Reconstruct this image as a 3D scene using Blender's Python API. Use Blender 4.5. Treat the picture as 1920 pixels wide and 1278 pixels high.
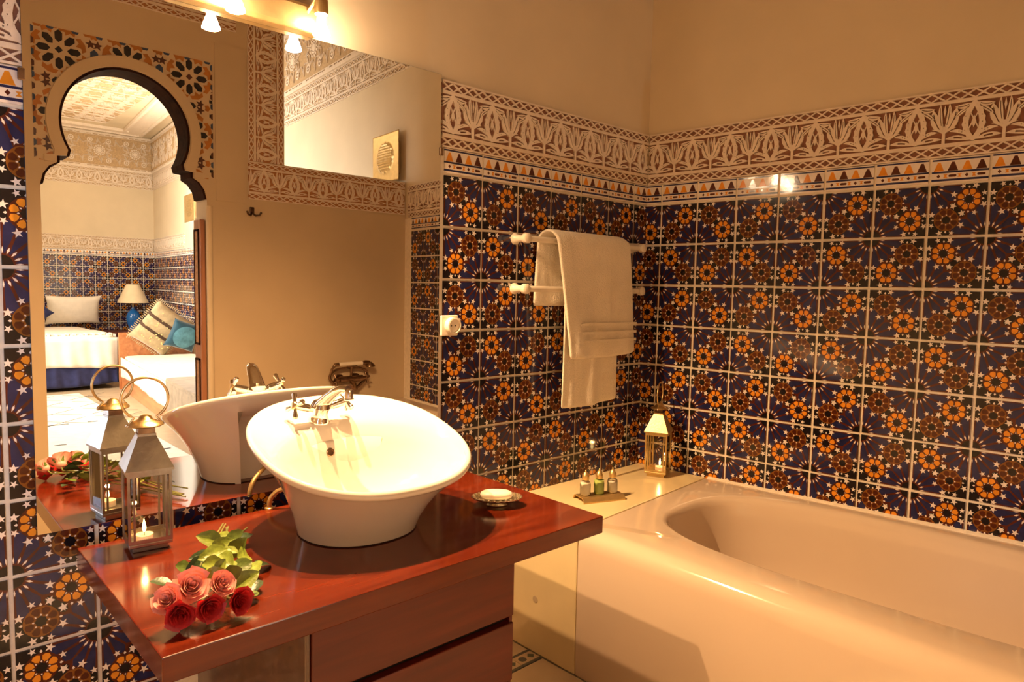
import bpy, bmesh, math, random
from math import sin, cos, pi, radians, sqrt, atan2, hypot
from mathutils import Vector, Matrix, Euler
from mathutils.geometry import delaunay_2d_cdt
random.seed(7)
C = bpy.context.scene
COL = C.collection
for o in list(bpy.data.objects):
    bpy.data.objects.remove(o)

# ------------------------------------------------------------------ camera
cam_d = bpy.data.cameras.new('camera')
cam = bpy.data.objects.new('camera', cam_d); COL.objects.link(cam)
cam.location = (-2.9194, -2.1598, 1.4632)
cam.rotation_euler = (1.494378, -0.020125, -0.747281)
cam_d.sensor_width = 36.0
cam_d.lens = 1303.2 / 1920 * 36
cam_d.clip_start = 0.02
C.camera = cam

# ------------------------------------------------------------------ world, lights, exposure
W = bpy.data.worlds.new('world'); C.world = W
W.use_nodes = True
W.node_tree.nodes['Background'].inputs[0].default_value = (1.0, 0.8, 0.6, 1)
W.node_tree.nodes['Background'].inputs[1].default_value = 0.03
C.view_settings.view_transform = 'Standard'
C.view_settings.look = 'None'
C.view_settings.gamma = 1.0
C.view_settings.use_curve_mapping = False
C.view_settings.exposure = 0.0
C.cycles.max_bounces = 10
C.cycles.diffuse_bounces = 4
C.cycles.glossy_bounces = 6
C.cycles.transmission_bounces = 8
C.cycles.sample_clamp_indirect = 6.0
C.cycles.use_denoising = True

SPOT_POWER = 178.0
BULB_GLOW = 200.0
SPOT_COL = (1.0, 0.58, 0.26)
def area(name, loc, rot, sx, sy, power, col):
    d = bpy.data.lights.new(name, 'AREA'); d.shape = 'RECTANGLE'; d.size = sx; d.size_y = sy
    d.energy = power; d.color = col
    o = bpy.data.objects.new(name, d); COL.objects.link(o); o.location = loc; o.rotation_euler = rot
    return o
# sunlit courtyard door on the left side of the bedroom: falls on floor, daybed and the far right wall
o = area('courtyard_daylight', (-4.2, -7.6, 2.0), (0, -radians(80), 0), 2.0, 2.6, 330, (1.0, 0.93, 0.82)); o.data.spread = radians(95)
o = area('bedroom_cool_side', (-4.2, -4.6, 1.7), (0, -radians(72), radians(-4)), 2.0, 1.4, 92, (0.92, 0.95, 1.0)); o.data.spread = radians(80)  # second, cooler area light added nearer the arch; no doorway built
# cool fill light added left of the camera; the wall has no door
o = area('left_cool_fill', (-3.62, -2.10, 1.40), (0, 0, 0), 0.7, 1.5, 3.2, (0.56, 0.74, 1.0)); o.data.spread = radians(44)
o.rotation_euler = (Vector((-2.85, .0, 1.35)) - Vector((-3.62, -2.10, 1.40))).to_track_quat('-Z', 'Y').to_euler()
# fill light added under the bedroom ceiling, with no fixture
area('bedroom_top_fill', (-2.6, -8.2, 3.95), (0, 0, 0), 1.6, 2.4, 85, (1.0, 0.82, 0.56))
# upward fill added for the carved bedroom ceiling, without a lamp body
o = area('bedroom_upward_fill', (-1.6, -9.0, 2.6), (radians(180), 0, 0), 1.2, 2.0, 45, (1.0, 0.80, 0.55))

# ------------------------------------------------------------------ materials
def mat(name, col, rough=0.5, metal=0.0, var=0.06, vscale=8.0, bump=0.0, bscale=60.0, spec=0.5,
        coat=0.0, sheen=0.0, trans=0.0, emit=None, estr=0.0, sss=0.0):
    m = bpy.data.materials.new(name); m.use_nodes = True
    n = m.node_tree.nodes; l = m.node_tree.links
    b = n['Principled BSDF']
    b.inputs['Roughness'].default_value = rough
    b.inputs['Metallic'].default_value = metal
    b.inputs['Specular IOR Level'].default_value = spec
    b.inputs['Coat Weight'].default_value = coat
    b.inputs['Coat Roughness'].default_value = 0.06
    b.inputs['Sheen Weight'].default_value = sheen
    b.inputs['Transmission Weight'].default_value = trans
    if sss:
        b.inputs['Subsurface Weight'].default_value = sss
        b.inputs['Subsurface Scale'].default_value = 0.01
    if emit:
        b.inputs['Emission Color'].default_value = (*emit, 1); b.inputs['Emission Strength'].default_value = estr
    tc = n.new('ShaderNodeTexCoord')
    nz = n.new('ShaderNodeTexNoise'); nz.inputs['Scale'].default_value = vscale; nz.inputs['Detail'].default_value = 4
    l.new(tc.outputs['Object'], nz.inputs['Vector'])
    rp = n.new('ShaderNodeValToRGB')
    c0 = [max(0, c * (1 - var)) for c in col]; c1 = [min(1, c * (1 + var)) for c in col]
    rp.color_ramp.elements[0].position = 0.3; rp.color_ramp.elements[1].position = 0.7
    rp.color_ramp.elements[0].color = (*c0, 1); rp.color_ramp.elements[1].color = (*c1, 1)
    l.new(nz.outputs['Fac'], rp.inputs['Fac']); l.new(rp.outputs['Color'], b.inputs['Base Color'])
    if bump:
        n2 = n.new('ShaderNodeTexNoise'); n2.inputs['Scale'].default_value = bscale; n2.inputs['Detail'].default_value = 3
        l.new(tc.outputs['Object'], n2.inputs['Vector'])
        bp = n.new('ShaderNodeBump'); bp.inputs['Strength'].default_value = bump; bp.inputs['Distance'].default_value = 0.004
        l.new(n2.outputs['Fac'], bp.inputs['Height']); l.new(bp.outputs['Normal'], b.inputs['Normal'])
    return m

def wood(name, c0, c1, rough=0.3, coat=0.3, scale=(1.2, 14, 14), axis='X', joint=None):
    m = bpy.data.materials.new(name); m.use_nodes = True
    n = m.node_tree.nodes; l = m.node_tree.links; b = n['Principled BSDF']
    b.inputs['Roughness'].default_value = rough; b.inputs['Coat Weight'].default_value = coat; b.inputs['Coat Roughness'].default_value = 0.05
    tc = n.new('ShaderNodeTexCoord'); mp = n.new('ShaderNodeMapping'); mp.inputs['Scale'].default_value = scale
    l.new(tc.outputs['Object'], mp.inputs['Vector'])
    nz = n.new('ShaderNodeTexNoise'); nz.inputs['Scale'].default_value = 2.2; nz.inputs['Detail'].default_value = 6; nz.inputs['Distortion'].default_value = 0.5
    l.new(mp.outputs['Vector'], nz.inputs['Vector'])
    rp = n.new('ShaderNodeValToRGB')
    rp.color_ramp.elements[0].position = 0.32; rp.color_ramp.elements[1].position = 0.68
    rp.color_ramp.elements[0].color = (*c0, 1); rp.color_ramp.elements[1].color = (*c1, 1)
    l.new(nz.outputs['Fac'], rp.inputs['Fac']); l.new(rp.outputs['Color'], b.inputs['Base Color'])
    bp = n.new('ShaderNodeBump'); bp.inputs['Strength'].default_value = 0.06; bp.inputs['Distance'].default_value = 0.002
    l.new(nz.outputs['Fac'], bp.inputs['Height']); l.new(bp.outputs['Normal'], b.inputs['Normal'])
    return m

def fabric(name, col, scale=260, bump=0.5, sheen=0.4, var=0.05, rough=0.95):
    return mat(name, col, rough, var=var, vscale=12, bump=bump, bscale=scale, spec=0.15, sheen=sheen)

def glass(name, tint=(1, 1, 1)):
    m = bpy.data.materials.new(name); m.use_nodes = True
    n = m.node_tree.nodes; l = m.node_tree.links
    n.remove(n['Principled BSDF'])
    out = n['Material Output']
    tr = n.new('ShaderNodeBsdfTransparent'); tr.inputs[0].default_value = (*tint, 1)
    gl = n.new('ShaderNodeBsdfGlossy'); gl.inputs['Roughness'].default_value = 0.03; gl.inputs[0].default_value = (0.9, 0.9, 0.9, 1)
    fr = n.new('ShaderNodeFresnel'); fr.inputs[0].default_value = 1.45
    mx = n.new('ShaderNodeMixShader')
    l.new(fr.outputs[0], mx.inputs[0]); l.new(tr.outputs[0], mx.inputs[1]); l.new(gl.outputs[0], mx.inputs[2]); l.new(mx.outputs[0], out.inputs[0])
    return m

def emission(name, col, s):
    m = bpy.data.materials.new(name); m.use_nodes = True
    n = m.node_tree.nodes; l = m.node_tree.links
    n.remove(n['Principled BSDF'])
    e = n.new('ShaderNodeEmission'); e.inputs[0].default_value = (*col, 1); e.inputs[1].default_value = s
    l.new(e.outputs[0], n['Material Output'].inputs[0])
    return m

M = {}
M['plaster'] = mat('cream_plaster', (0.68, 0.56, 0.39), 0.75, var=0.05, vscale=2.5, bump=0.12, bscale=25)
M['plaster_dark'] = mat('waxed_plaster', (0.60, 0.47, 0.31), 0.5, var=0.06, vscale=2.0, bump=0.08, bscale=18)
M['stucco'] = mat('carved_stucco', (0.78, 0.66, 0.54), 0.8, var=0.06, vscale=30, bump=0.2, bscale=160)
M['stucco_recess'] = mat('stained_stucco_ground', (0.26, 0.115, 0.07), 0.9, var=0.2, vscale=40)
M['stucco_orange'] = mat('orange_stained_ground', (0.42, 0.19, 0.085), 0.9, var=0.2, vscale=40)
M['stucco_pale'] = mat('pale_stained_ground', (0.52, 0.36, 0.20), 0.9, var=0.2, vscale=40)
M['grout'] = mat('cream_grout', (0.84, 0.75, 0.62), 0.85, var=0.08, vscale=40, bump=0.3, bscale=150)
TR = 0.09
M['g_black'] = mat('black_glaze', (0.010, 0.008, 0.010), TR, var=0.3, vscale=30, bump=0.05, bscale=30)
M['g_blue'] = mat('navy_glaze', (0.017, 0.020, 0.078), TR, var=0.25, vscale=30, bump=0.05, bscale=30)
M['g_brown'] = mat('brown_line_glaze', (0.080, 0.016, 0.008), TR, var=0.2, vscale=30, bump=0.05, bscale=30)
M['g_dark'] = mat('dark_brown_glaze', (0.072, 0.015, 0.006), TR, var=0.25, vscale=30, bump=0.05, bscale=30)
M['g_gold'] = mat('golden_brown_glaze', (0.20, 0.072, 0.012), TR, var=0.15, vscale=30, bump=0.05, bscale=30)
M['g_yellow'] = mat('saffron_glaze', (0.74, 0.28, 0.022), TR, var=0.15, vscale=30, bump=0.05, bscale=30)
M['g_white'] = mat('white_glaze', (0.80, 0.72, 0.66), TR, var=0.05, vscale=30, bump=0.05, bscale=30)
M['porcelain'] = mat('white_porcelain', (0.84, 0.80, 0.74), 0.08, var=0.01, vscale=3, coat=0.5)
M['enamel'] = mat('bath_enamel', (0.67, 0.54, 0.42), 0.12, var=0.015, vscale=3, coat=0.5)
M['ledge'] = mat('cream_ledge_stone', (0.82, 0.68, 0.40), 0.22, var=0.05, vscale=5, coat=0.2)
M['mahogany'] = wood('red_mahogany', (0.085, 0.0095, 0.0025), (0.155, 0.021, 0.005), 0.16, 0.08, (1.0, 10, 10))
M['mahogany_dark'] = wood('dark_mahogany', (0.075, 0.007, 0.0025), (0.130, 0.014, 0.004), 0.38, 0.03, (1.0, 12, 12))
M['walnut'] = wood('dark_brown_board', (0.10, 0.055, 0.036), (0.15, 0.085, 0.055), 0.3, 0.4, (1, 6, 10))
M['arch_wood'] = wood('dark_arch_wood', (0.018, 0.007, 0.005), (0.04, 0.016, 0.010), 0.9, 0.0); M['arch_wood'].node_tree.nodes['Principled BSDF'].inputs['Specular IOR Level'].default_value = 0.1
M['door_wood'] = wood('reddish_door_wood', (0.30, 0.12, 0.06), (0.45, 0.20, 0.11), 0.45, 0.1, (14, 14, 1.2))
M['door_panel'] = mat('carved_door_panel', (0.45, 0.22, 0.09), 0.6, var=0.35, vscale=70, bump=0.9, bscale=90)
M['orange_wood'] = wood('orange_wood', (0.36, 0.12, 0.04), (0.52, 0.20, 0.07), 0.35, 0.3, (1.5, 10, 10))
M['chrome'] = mat('chrome', (0.86, 0.82, 0.76), 0.06, 1.0, var=0.02)
M['bronze'] = mat('aged_bronze', (0.30, 0.20, 0.13), 0.22, 1.0, var=0.25, vscale=40)
M['brass'] = mat('brushed_brass', (0.62, 0.44, 0.19), 0.34, 0.8, var=0.1, vscale=30, bump=0.1, bscale=120)
M['steel'] = mat('aged_tin', (0.40, 0.36, 0.29), 0.32, 1.0, var=0.12, vscale=25, bump=0.15, bscale=90)
M['steel_gold'] = mat('gilded_tin', (0.70, 0.52, 0.25), 0.30, 1.0, var=0.1, vscale=25, bump=0.1, bscale=90)
M['dark_metal'] = mat('dark_hook_metal', (0.10, 0.06, 0.04), 0.4, 1.0, var=0.2)
M['silver'] = mat('hammered_silver', (0.80, 0.74, 0.58), 0.2, 1.0, var=0.15, vscale=60, bump=0.7, bscale=200)
M['mirror'] = mat('mirror_silver', (0.90, 0.89, 0.86), 0.0, 1.0, var=0.0)
M['mirror_edge'] = mat('mirror_edge', (0.05, 0.05, 0.04), 0.4, var=0.2)
M['white_plastic'] = mat('cream_plastic', (0.80, 0.72, 0.60), 0.3, var=0.02)
M['black_hole'] = mat('black_socket_hole', (0.01, 0.01, 0.01), 0.8)
M['towel'] = fabric('white_terry', (0.90, 0.82, 0.69), 170, 1.0, 0.5)
M['soap'] = mat('white_soap', (0.85, 0.80, 0.68), 0.35, var=0.03, sss=0.2)
M['wax'] = mat('white_wax', (0.90, 0.82, 0.66), 0.4, var=0.02, sss=0.4, emit=(1.0, 0.6, 0.25), estr=0.35)
M['flame'] = emission('candle_flame', (1.0, 0.62, 0.22), 22)
M['wick'] = mat('black_wick', (0.02, 0.015, 0.01), 0.9)
M['glass'] = glass('clear_glass', (0.96, 0.94, 0.90))
M['bottle_glass'] = glass('bottle_glass', (0.97, 0.97, 0.95))
M['lotion_white'] = mat('white_lotion', (0.95, 0.90, 0.78), 0.35, var=0.03)
M['lotion_green'] = mat('green_gel', (0.52, 0.68, 0.20), 0.25, var=0.08)
M['bulb'] = emission('halogen_bulb', (1.0, 0.70, 0.42), BULB_GLOW)
M['leaf_a'] = mat('yellow_green_leaf', (0.22, 0.30, 0.035), 0.42, var=0.3, vscale=60, bump=0.3, bscale=150)
M['leaf_b'] = mat('mid_green_leaf', (0.13, 0.20, 0.04), 0.40, var=0.3, vscale=60, bump=0.3, bscale=150)
M['leaf_c'] = mat('dark_green_leaf', (0.035, 0.07, 0.025), 0.36, var=0.3, vscale=60, bump=0.3, bscale=150)
M['stem'] = mat('rose_stem', (0.16, 0.17, 0.05), 0.5, var=0.3, vscale=50)
M['pink'] = mat('pink_petal', (0.95, 0.40, 0.32), 0.55, var=0.15, vscale=50, sss=0.1)
M['red'] = mat('red_petal', (0.58, 0.025, 0.025), 0.5, var=0.3, vscale=60, sss=0.05)
M['duvet'] = fabric('white_duvet', (0.86, 0.80, 0.72), 40, 0.25, 0.2)
M['navy'] = fabric('navy_cloth', (0.030, 0.035, 0.11), 90, 0.3, 0.2, 0.2)
M['blue_ceramic'] = mat('blue_ceramic', (0.015, 0.13, 0.42), 0.12, var=0.1, coat=0.5)
M['shade'] = fabric('cream_shade', (0.80, 0.66, 0.44), 200, 0.2, 0.1)
M['beige_wool'] = fabric('beige_wool', (0.40, 0.30, 0.17), 120, 1.0, 0.3, 0.2)
M['brown_stripe'] = fabric('brown_woven_stripe', (0.07, 0.04, 0.025), 150, 0.8, 0.1, 0.3)
M['sequin'] = mat('sequin', (0.9, 0.75, 0.45), 0.15, 1.0)
M['teal'] = fabric('teal_satin', (0.012, 0.055, 0.09), 60, 0.2, 0.4, 0.1, 0.5)
M['teal_light'] = fabric('light_blue_embroidery', (0.08, 0.22, 0.30), 160, 1.0, 0.3, 0.3)
M['cream_cover'] = fabric('cream_cover', (0.80, 0.70, 0.50), 40, 0.35, 0.2, 0.1)
M['throw'] = fabric('taupe_throw', (0.26, 0.19, 0.12), 90, 0.5, 0.2, 0.2)
M['rug'] = fabric('ivory_rug', (0.76, 0.70, 0.60), 90, 0.8, 0.2, 0.08)
M['rug_line'] = fabric('dark_rug_knots', (0.06, 0.05, 0.05), 90, 0.5, 0.1, 0.2)
M['bed_floor'] = mat('bedroom_floor_stone', (0.50, 0.38, 0.25), 0.35, var=0.1)
M['floor_tile'] = mat('cream_floor_tile', (0.62, 0.48, 0.32), 0.3, var=0.08, vscale=6)
M['floor_grey'] = mat('grey_floor_border', (0.10, 0.10, 0.10), 0.35, var=0.2)
M['floor_green'] = mat('green_floor_border', (0.09, 0.11, 0.09), 0.35, var=0.2)
M['void'] = mat('dark_gap', (0.008, 0.006, 0.005), 0.9)
M['z_black'] = mat('black_zellij', (0.016, 0.015, 0.020), 0.3, var=0.3)
M['z_blue'] = mat('blue_zellij', (0.040, 0.070, 0.15), 0.3, var=0.3)
M['z_orange'] = mat('orange_zellij', (0.42, 0.165, 0.035), 0.35, var=0.25)
M['z_brown'] = mat('brown_zellij', (0.085, 0.030, 0.022), 0.35, var=0.25)

# ------------------------------------------------------------------ mesh helpers
class MB:
    def __init__(s):
        s.v = []; s.f = []; s.m = []
    def add(s, vs, fs, mi=0):
        o = len(s.v); s.v += [tuple(v) for v in vs]; s.f += [tuple(i + o for i in f) for f in fs]; s.m += [mi] * len(fs)
    def box(s, a, b, mi=0, T=None):
        x0, y0, z0 = a; x1, y1, z1 = b
        vs = [(x0, y0, z0), (x1, y0, z0), (x1, y1, z0), (x0, y1, z0), (x0, y0, z1), (x1, y0, z1), (x1, y1, z1), (x0, y1, z1)]
        if T is not None: vs = [T @ Vector(v) for v in vs]
        s.add(vs, [(0, 3, 2, 1), (4, 5, 6, 7), (0, 1, 5, 4), (1, 2, 6, 5), (2, 3, 7, 6), (3, 0, 4, 7)], mi)
    def rings(s, rings, closed=True, cap0=False, cap1=False, mi=0):
        n = len(rings[0]); vs = [p for r in rings for p in r]; fs = []
        for i in range(len(rings) - 1):
            for j in range(n if closed else n - 1):
                a = i * n + j; b = i * n + (j + 1) % n
                fs.append((a, b, b + n, a + n))
        if cap0: fs.append(tuple(range(n))[::-1])
        if cap1: fs.append(tuple((len(rings) - 1) * n + j for j in range(n)))
        s.add(vs, fs, mi)
    def lathe(s, prof, c=(0, 0, 0), n=32, mi=0, T=None, cap0=True, cap1=True):
        rs = []
        for r, z in prof:
            rs.append([Vector((r * cos(2 * pi * k / n), r * sin(2 * pi * k / n), z)) for k in range(n)])
        if T is not None: rs = [[T @ p for p in r] for r in rs]
        c = Vector(c); rs = [[p + c for p in r] for r in rs]
        s.rings(rs, True, cap0, cap1, mi)
    def tube(s, pts, rad, n=12, mi=0, caps=True):
        pts = [Vector(p) for p in pts]
        if not hasattr(rad, '__len__'): rad = [rad] * len(pts)
        t0 = (pts[1] - pts[0]).normalized()
        up = Vector((0, 0, 1)) if abs(t0.z) < 0.9 else Vector((1, 0, 0))
        u = t0.cross(up).normalized(); rs = []
        for i, p in enumerate(pts):
            t = (pts[min(i + 1, len(pts) - 1)] - pts[max(i - 1, 0)]).normalized()
            u = (u - t * u.dot(t)).normalized(); w = t.cross(u)
            rs.append([p + (u * cos(2 * pi * k / n) + w * sin(2 * pi * k / n)) * rad[i] for k in range(n)])
        s.rings(rs, True, caps, caps, mi)
    def ball(s, c, r, n=12, mi=0, sc=(1, 1, 1)):
        prof = [(r * sin(pi * k / (n // 2)) + 1e-5, -r * cos(pi * k / (n // 2))) for k in range(n // 2 + 1)]
        s.lathe(prof, c, n, mi, Matrix.Diagonal((sc[0], sc[1], sc[2], 1)), False, False)
    def mesh(s, name, mats, smooth=True, angle=38):
        me = bpy.data.meshes.new(name)
        me.from_pydata(s.v, [], s.f)
        for m in mats: me.materials.append(m)
        me.polygons.foreach_set('material_index', s.m)
        me.update()
        bm = bmesh.new(); bm.from_mesh(me)
        bmesh.ops.remove_doubles(bm, verts=bm.verts, dist=1e-6)
        bmesh.ops.recalc_face_normals(bm, faces=bm.faces)
        bm.to_mesh(me); bm.free()
        if smooth:
            me.polygons.foreach_set('use_smooth', [True] * len(me.polygons))
            me.set_sharp_from_angle(angle=radians(angle))
        return me
    def build(s, name, mats, parent=None, smooth=True, angle=38):
        if not isinstance(mats, (list, tuple)): mats = [mats]
        o = bpy.data.objects.new(name, s.mesh(name, mats, smooth, angle)); COL.objects.link(o)
        if parent: o.parent = parent
        return o

def link(name, me, parent=None, mw=None):
    o = bpy.data.objects.new(name, me); COL.objects.link(o)
    if parent: o.parent = parent
    if mw is not None: o.matrix_local = mw
    return o
def thing(name, label, cat, loc=(0, 0, 0), rz=0.0, group=None):
    o = bpy.data.objects.new(name, None); COL.objects.link(o); o.empty_display_size = 0.1
    o.location = loc; o.rotation_euler = (0, 0, rz)
    return tag(o, label, cat, group)
def tag(o, label, cat, group=None):
    o['label'] = label; o['category'] = cat
    if group: o['group'] = group
    return o
def struct(o, label=None):
    o['kind'] = 'structure'
    if label: o['label'] = label
    return o
def copy_tree(o, parent=None):
    c = o.copy(); COL.objects.link(c)
    if parent is not None: c.parent = parent
    for ch in o.children: copy_tree(ch, c)
    return c
def bevel(o, w=0.004, seg=2):
    md = o.modifiers.new('bevel', 'BEVEL'); md.width = w; md.segments = seg; md.limit_method = 'ANGLE'; md.angle_limit = radians(40)
    return o
def subsurf(o, n=1):
    md = o.modifiers.new('subsurf', 'SUBSURF'); md.levels = n; md.render_levels = n
    return o

# ------------------------------------------------------------------ flat patterns as geometry
def clip_poly(poly, x0, y0, x1, y1):
    def cut(P, f, inter):
        out = []
        for i in range(len(P)):
            a, b = P[i - 1], P[i]
            if f(b):
                if not f(a): out.append(inter(a, b))
                out.append(b)
            elif f(a): out.append(inter(a, b))
        return out
    def ix(v): return lambda a, b: (v, a[1] + (b[1] - a[1]) * (v - a[0]) / (b[0] - a[0]))
    def iy(v): return lambda a, b: (a[0] + (b[0] - a[0]) * (v - a[1]) / (b[1] - a[1]), v)
    P = poly
    for f, it in ((lambda p: p[0] >= x0, ix(x0)), (lambda p: p[0] <= x1, ix(x1)), (lambda p: p[1] >= y0, iy(y0)), (lambda p: p[1] <= y1, iy(y1))):
        if not P: return []
        P = cut(P, f, it)
    return P
def cdt(polys):
    V, F = [], []
    for p in polys:
        q = []
        for a in p:
            if not q or hypot(a[0] - q[-1][0], a[1] - q[-1][1]) > 1e-6: q.append(a)
        if len(q) > 1 and hypot(q[0][0] - q[-1][0], q[0][1] - q[-1][1]) < 1e-6: q.pop()
        if sum(q[i - 1][0] * q[i][1] - q[i][0] * q[i - 1][1] for i in range(len(q))) < 0: q = q[::-1]
        F.append(list(range(len(V), len(V) + len(q)))); V += [Vector(a) for a in q]
    v, e, f, ov, oe, of = delaunay_2d_cdt(V, [], F, 0, 1e-6)
    return v, f, of
def relief(domain, items, drop=(), side=True):
    """domain: outline polygon at item (mat, level); items: list of (poly, mat, level) painted in order; drop: polygons cut away.
    Lies in local XZ and faces -Y; a level is the distance towards -Y."""
    polys = [domain[0]] + [i[0] for i in items] + list(drop)
    n = 1 + len(items)
    v, f, of = cdt(polys)
    mb = MB(); tri = []
    for fi, o in zip(f, of):
        o = set(o)
        if 0 not in o or any(k >= n for k in o): continue
        k = max(o)
        m, lv = (domain[1], domain[2]) if k == 0 else (items[k - 1][1], items[k - 1][2])
        tri.append((fi, m, lv))
    idx = {}
    def vid(i, lv):
        key = (i, lv)
        if key not in idx:
            idx[key] = len(mb.v); mb.v.append((v[i][0], -lv, v[i][1]))
        return idx[key]
    edges = {}
    for fi, m, lv in tri:
        mb.f.append(tuple(vid(i, lv) for i in fi)); mb.m.append(m)
        for a, b in zip(fi, fi[1:] + fi[:1]): edges.setdefault((min(a, b), max(a, b)), []).append((lv, m))
    if side:
        for (a, b), L in edges.items():
            if len(L) == 1:
                lo, hi, m = 0.0, L[0][0], L[0][1]
            else:
                L = sorted(L); lo, hi, m = L[0][0], L[1][0], L[1][1]
                if abs(hi - lo) < 1e-7: continue
            mb.f.append((vid(a, lo), vid(b, lo), vid(b, hi), vid(a, hi))); mb.m.append(m)
    return mb
def ngon(cx, cy, r, n, a0=0.0):
    return [(cx + r * cos(a0 + 2 * pi * k / n), cy + r * sin(a0 + 2 * pi * k / n)) for k in range(n)]
def star(cx, cy, r, n=5, a0=0.0, q=0.42):
    return [(cx + (r if k % 2 == 0 else r * q) * cos(a0 + pi * k / n), cy + (r if k % 2 == 0 else r * q) * sin(a0 + pi * k / n)) for k in range(2 * n)]
def polar(c, a, pts):
    """pts are (along, across) from c in direction a"""
    return [(c[0] + s * cos(a) - t * sin(a), c[1] + s * sin(a) + t * cos(a)) for s, t in pts]

BLACK, BLUE, BROWN, DARK, GOLD, YEL, WHITE = range(7)
TILE_MATS = [M['g_black'], M['g_blue'], M['g_brown'], M['g_dark'], M['g_gold'], M['g_yellow'], M['g_white']]
def tile_print():
    P = [([(0, 0), (1, 0), (1, 1), (0, 1)], BLACK)]
    for c, a0 in (((0, 1), -pi / 2), ((1, 0), pi / 2)):
        P.append(([c] + [(c[0] + .62 * cos(a0 + pi / 2 * k / 8), c[1] + .62 * sin(a0 + pi / 2 * k / 8)) for k in range(9)], BROWN))
        for k in range(4):
            a = a0 + radians(11.25 + 22.5 * k); L = (.60, .52, .52, .60)[k]
            P.append((polar(c, a, [(.16, -.006), (.34, -.048), (L - .07, -.076), (L, -.036), (L, .036), (L - .07, .076), (.34, .048), (.16, .006)]), BLUE))
        for k in range(1, 4):
            a = a0 + radians(22.5 * k)
            P.append((polar(c, a, [(.150, 0), (.205, -.016), (.250, 0), (.205, .016)]), WHITE))
        for a in (a0 + radians(3), a0 + radians(87)):
            P.append((polar(c, a, [(.150, 0), (.205, -.011), (.250, 0), (.205, .011)]), WHITE))
        P.append(([c] + [(c[0] + .135 * cos(a0 + pi / 2 * k / 4), c[1] + .135 * sin(a0 + pi / 2 * k / 4)) for k in range(5)], BLACK))
    for s in ((.415, .585), (.585, .415)):
        P.append((ngon(*s, .062, 6, pi / 4), BLACK))
    for c, kind in (((.69, .70), 'y'), ((.31, .31), 'b')):
        for k in range(8):
            a = pi / 8 + k * pi / 4
            P.append((star(c[0] + .285 * cos(a), c[1] + .285 * sin(a), .070 if k % 2 else .056, 5, a, .40), WHITE))
        for k in range(4):
            a = k * pi / 2
            P.append((polar(c, a, [(.218, 0), (.238, -.020), (.268, 0), (.238, .020)]), WHITE))
        P.append((ngon(*c, .222, 24), BROWN if kind == 'y' else GOLD))
        P.append((ngon(*c, .088, 16), BROWN if kind == 'y' else GOLD))
        for k in range(8):
            a = pi / 8 + k * pi / 4
            P.append((polar(c, a, [(.090, 0), (.118, -.037), (.175, -.056), (.205, -.024), (.205, .024), (.175, .056), (.118, .037)]), YEL if kind == 'y' else DARK))
            P.append((polar(c, a + pi / 8, [(.078, 0), (.094, -.012), (.114, 0), (.094, .012)]), WHITE))
        P.append((star(*c, .080, 8, 0, .84), BLACK))
    return P
TP = tile_print()
def rot_print(P, k):
    out = []
    for poly, m in P:
        for _ in range(k): poly = [(1 - y, x) for x, y in poly]
        out.append((poly, m))
    return out
TILE_TH = 0.006
def tile_mesh(name, P, w, h, u0=0.0, u1=1.0, v0=0.0, v1=1.0):
    dom = [(u0, v0), (u1, v0), (u1, v1), (u0, v1)]
    items = []
    for poly, m in P[1:]:
        q = clip_poly(poly, u0, v0, u1, v1)
        if len(q) >= 3: items.append((q, m, TILE_TH))
    mb = relief((dom, P[0][1], TILE_TH), items)
    mb.v = [((x - u0) * w, y, (z - v0) * h) for x, y, z in mb.v]
    return mb.mesh(name, TILE_MATS, False)
def border_print():
    P = [([(0, 0), (1, 0), (1, 1), (0, 1)], WHITE)]
    def bar(y0, y1, m): P.append(([(0.0, y0), (1.0, y0), (1.0, y1), (0.0, y1)], m))
    bar(.90, .965, BLUE); bar(.40, .475, BLUE); bar(.075, .16, BLUE)
    for k in range(4):
        x = .125 + .25 * k; b = .095; y0 = .485; pts = []; n = 6
        for i in range(n):
            yy = y0 + .36 * i / n; ww = b * (1 - .62 * i / (n - 1))
            pts += [(x + ww, yy), (x + ww - .012, yy + .36 / n)]
        left = [(2 * x - a, y) for a, y in pts[::-1]]
        P.append((pts + left, YEL if k % 2 == 0 else BROWN))
    for k in range(4):
        x = .25 * k + .125
        if k % 2 == 0: P.append(([(x - .035, .28), (x, .2), (x + .035, .28), (x, .36)], BROWN))
        else: P.append(([(x - .07, .25), (x - .05, .23), (x + .05, .23), (x + .07, .25), (x + .07, .31), (x + .05, .33), (x - .05, .33), (x - .07, .31)], BROWN))
        x2 = x + .125
        if k < 3: P.append(([(x2 - .04, .35), (x2 - .012, .28), (x2 - .04, .21), (x2 + .04, .21), (x2 + .012, .28), (x2 + .04, .35)], YEL))
    return P
BP = border_print()

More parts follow.
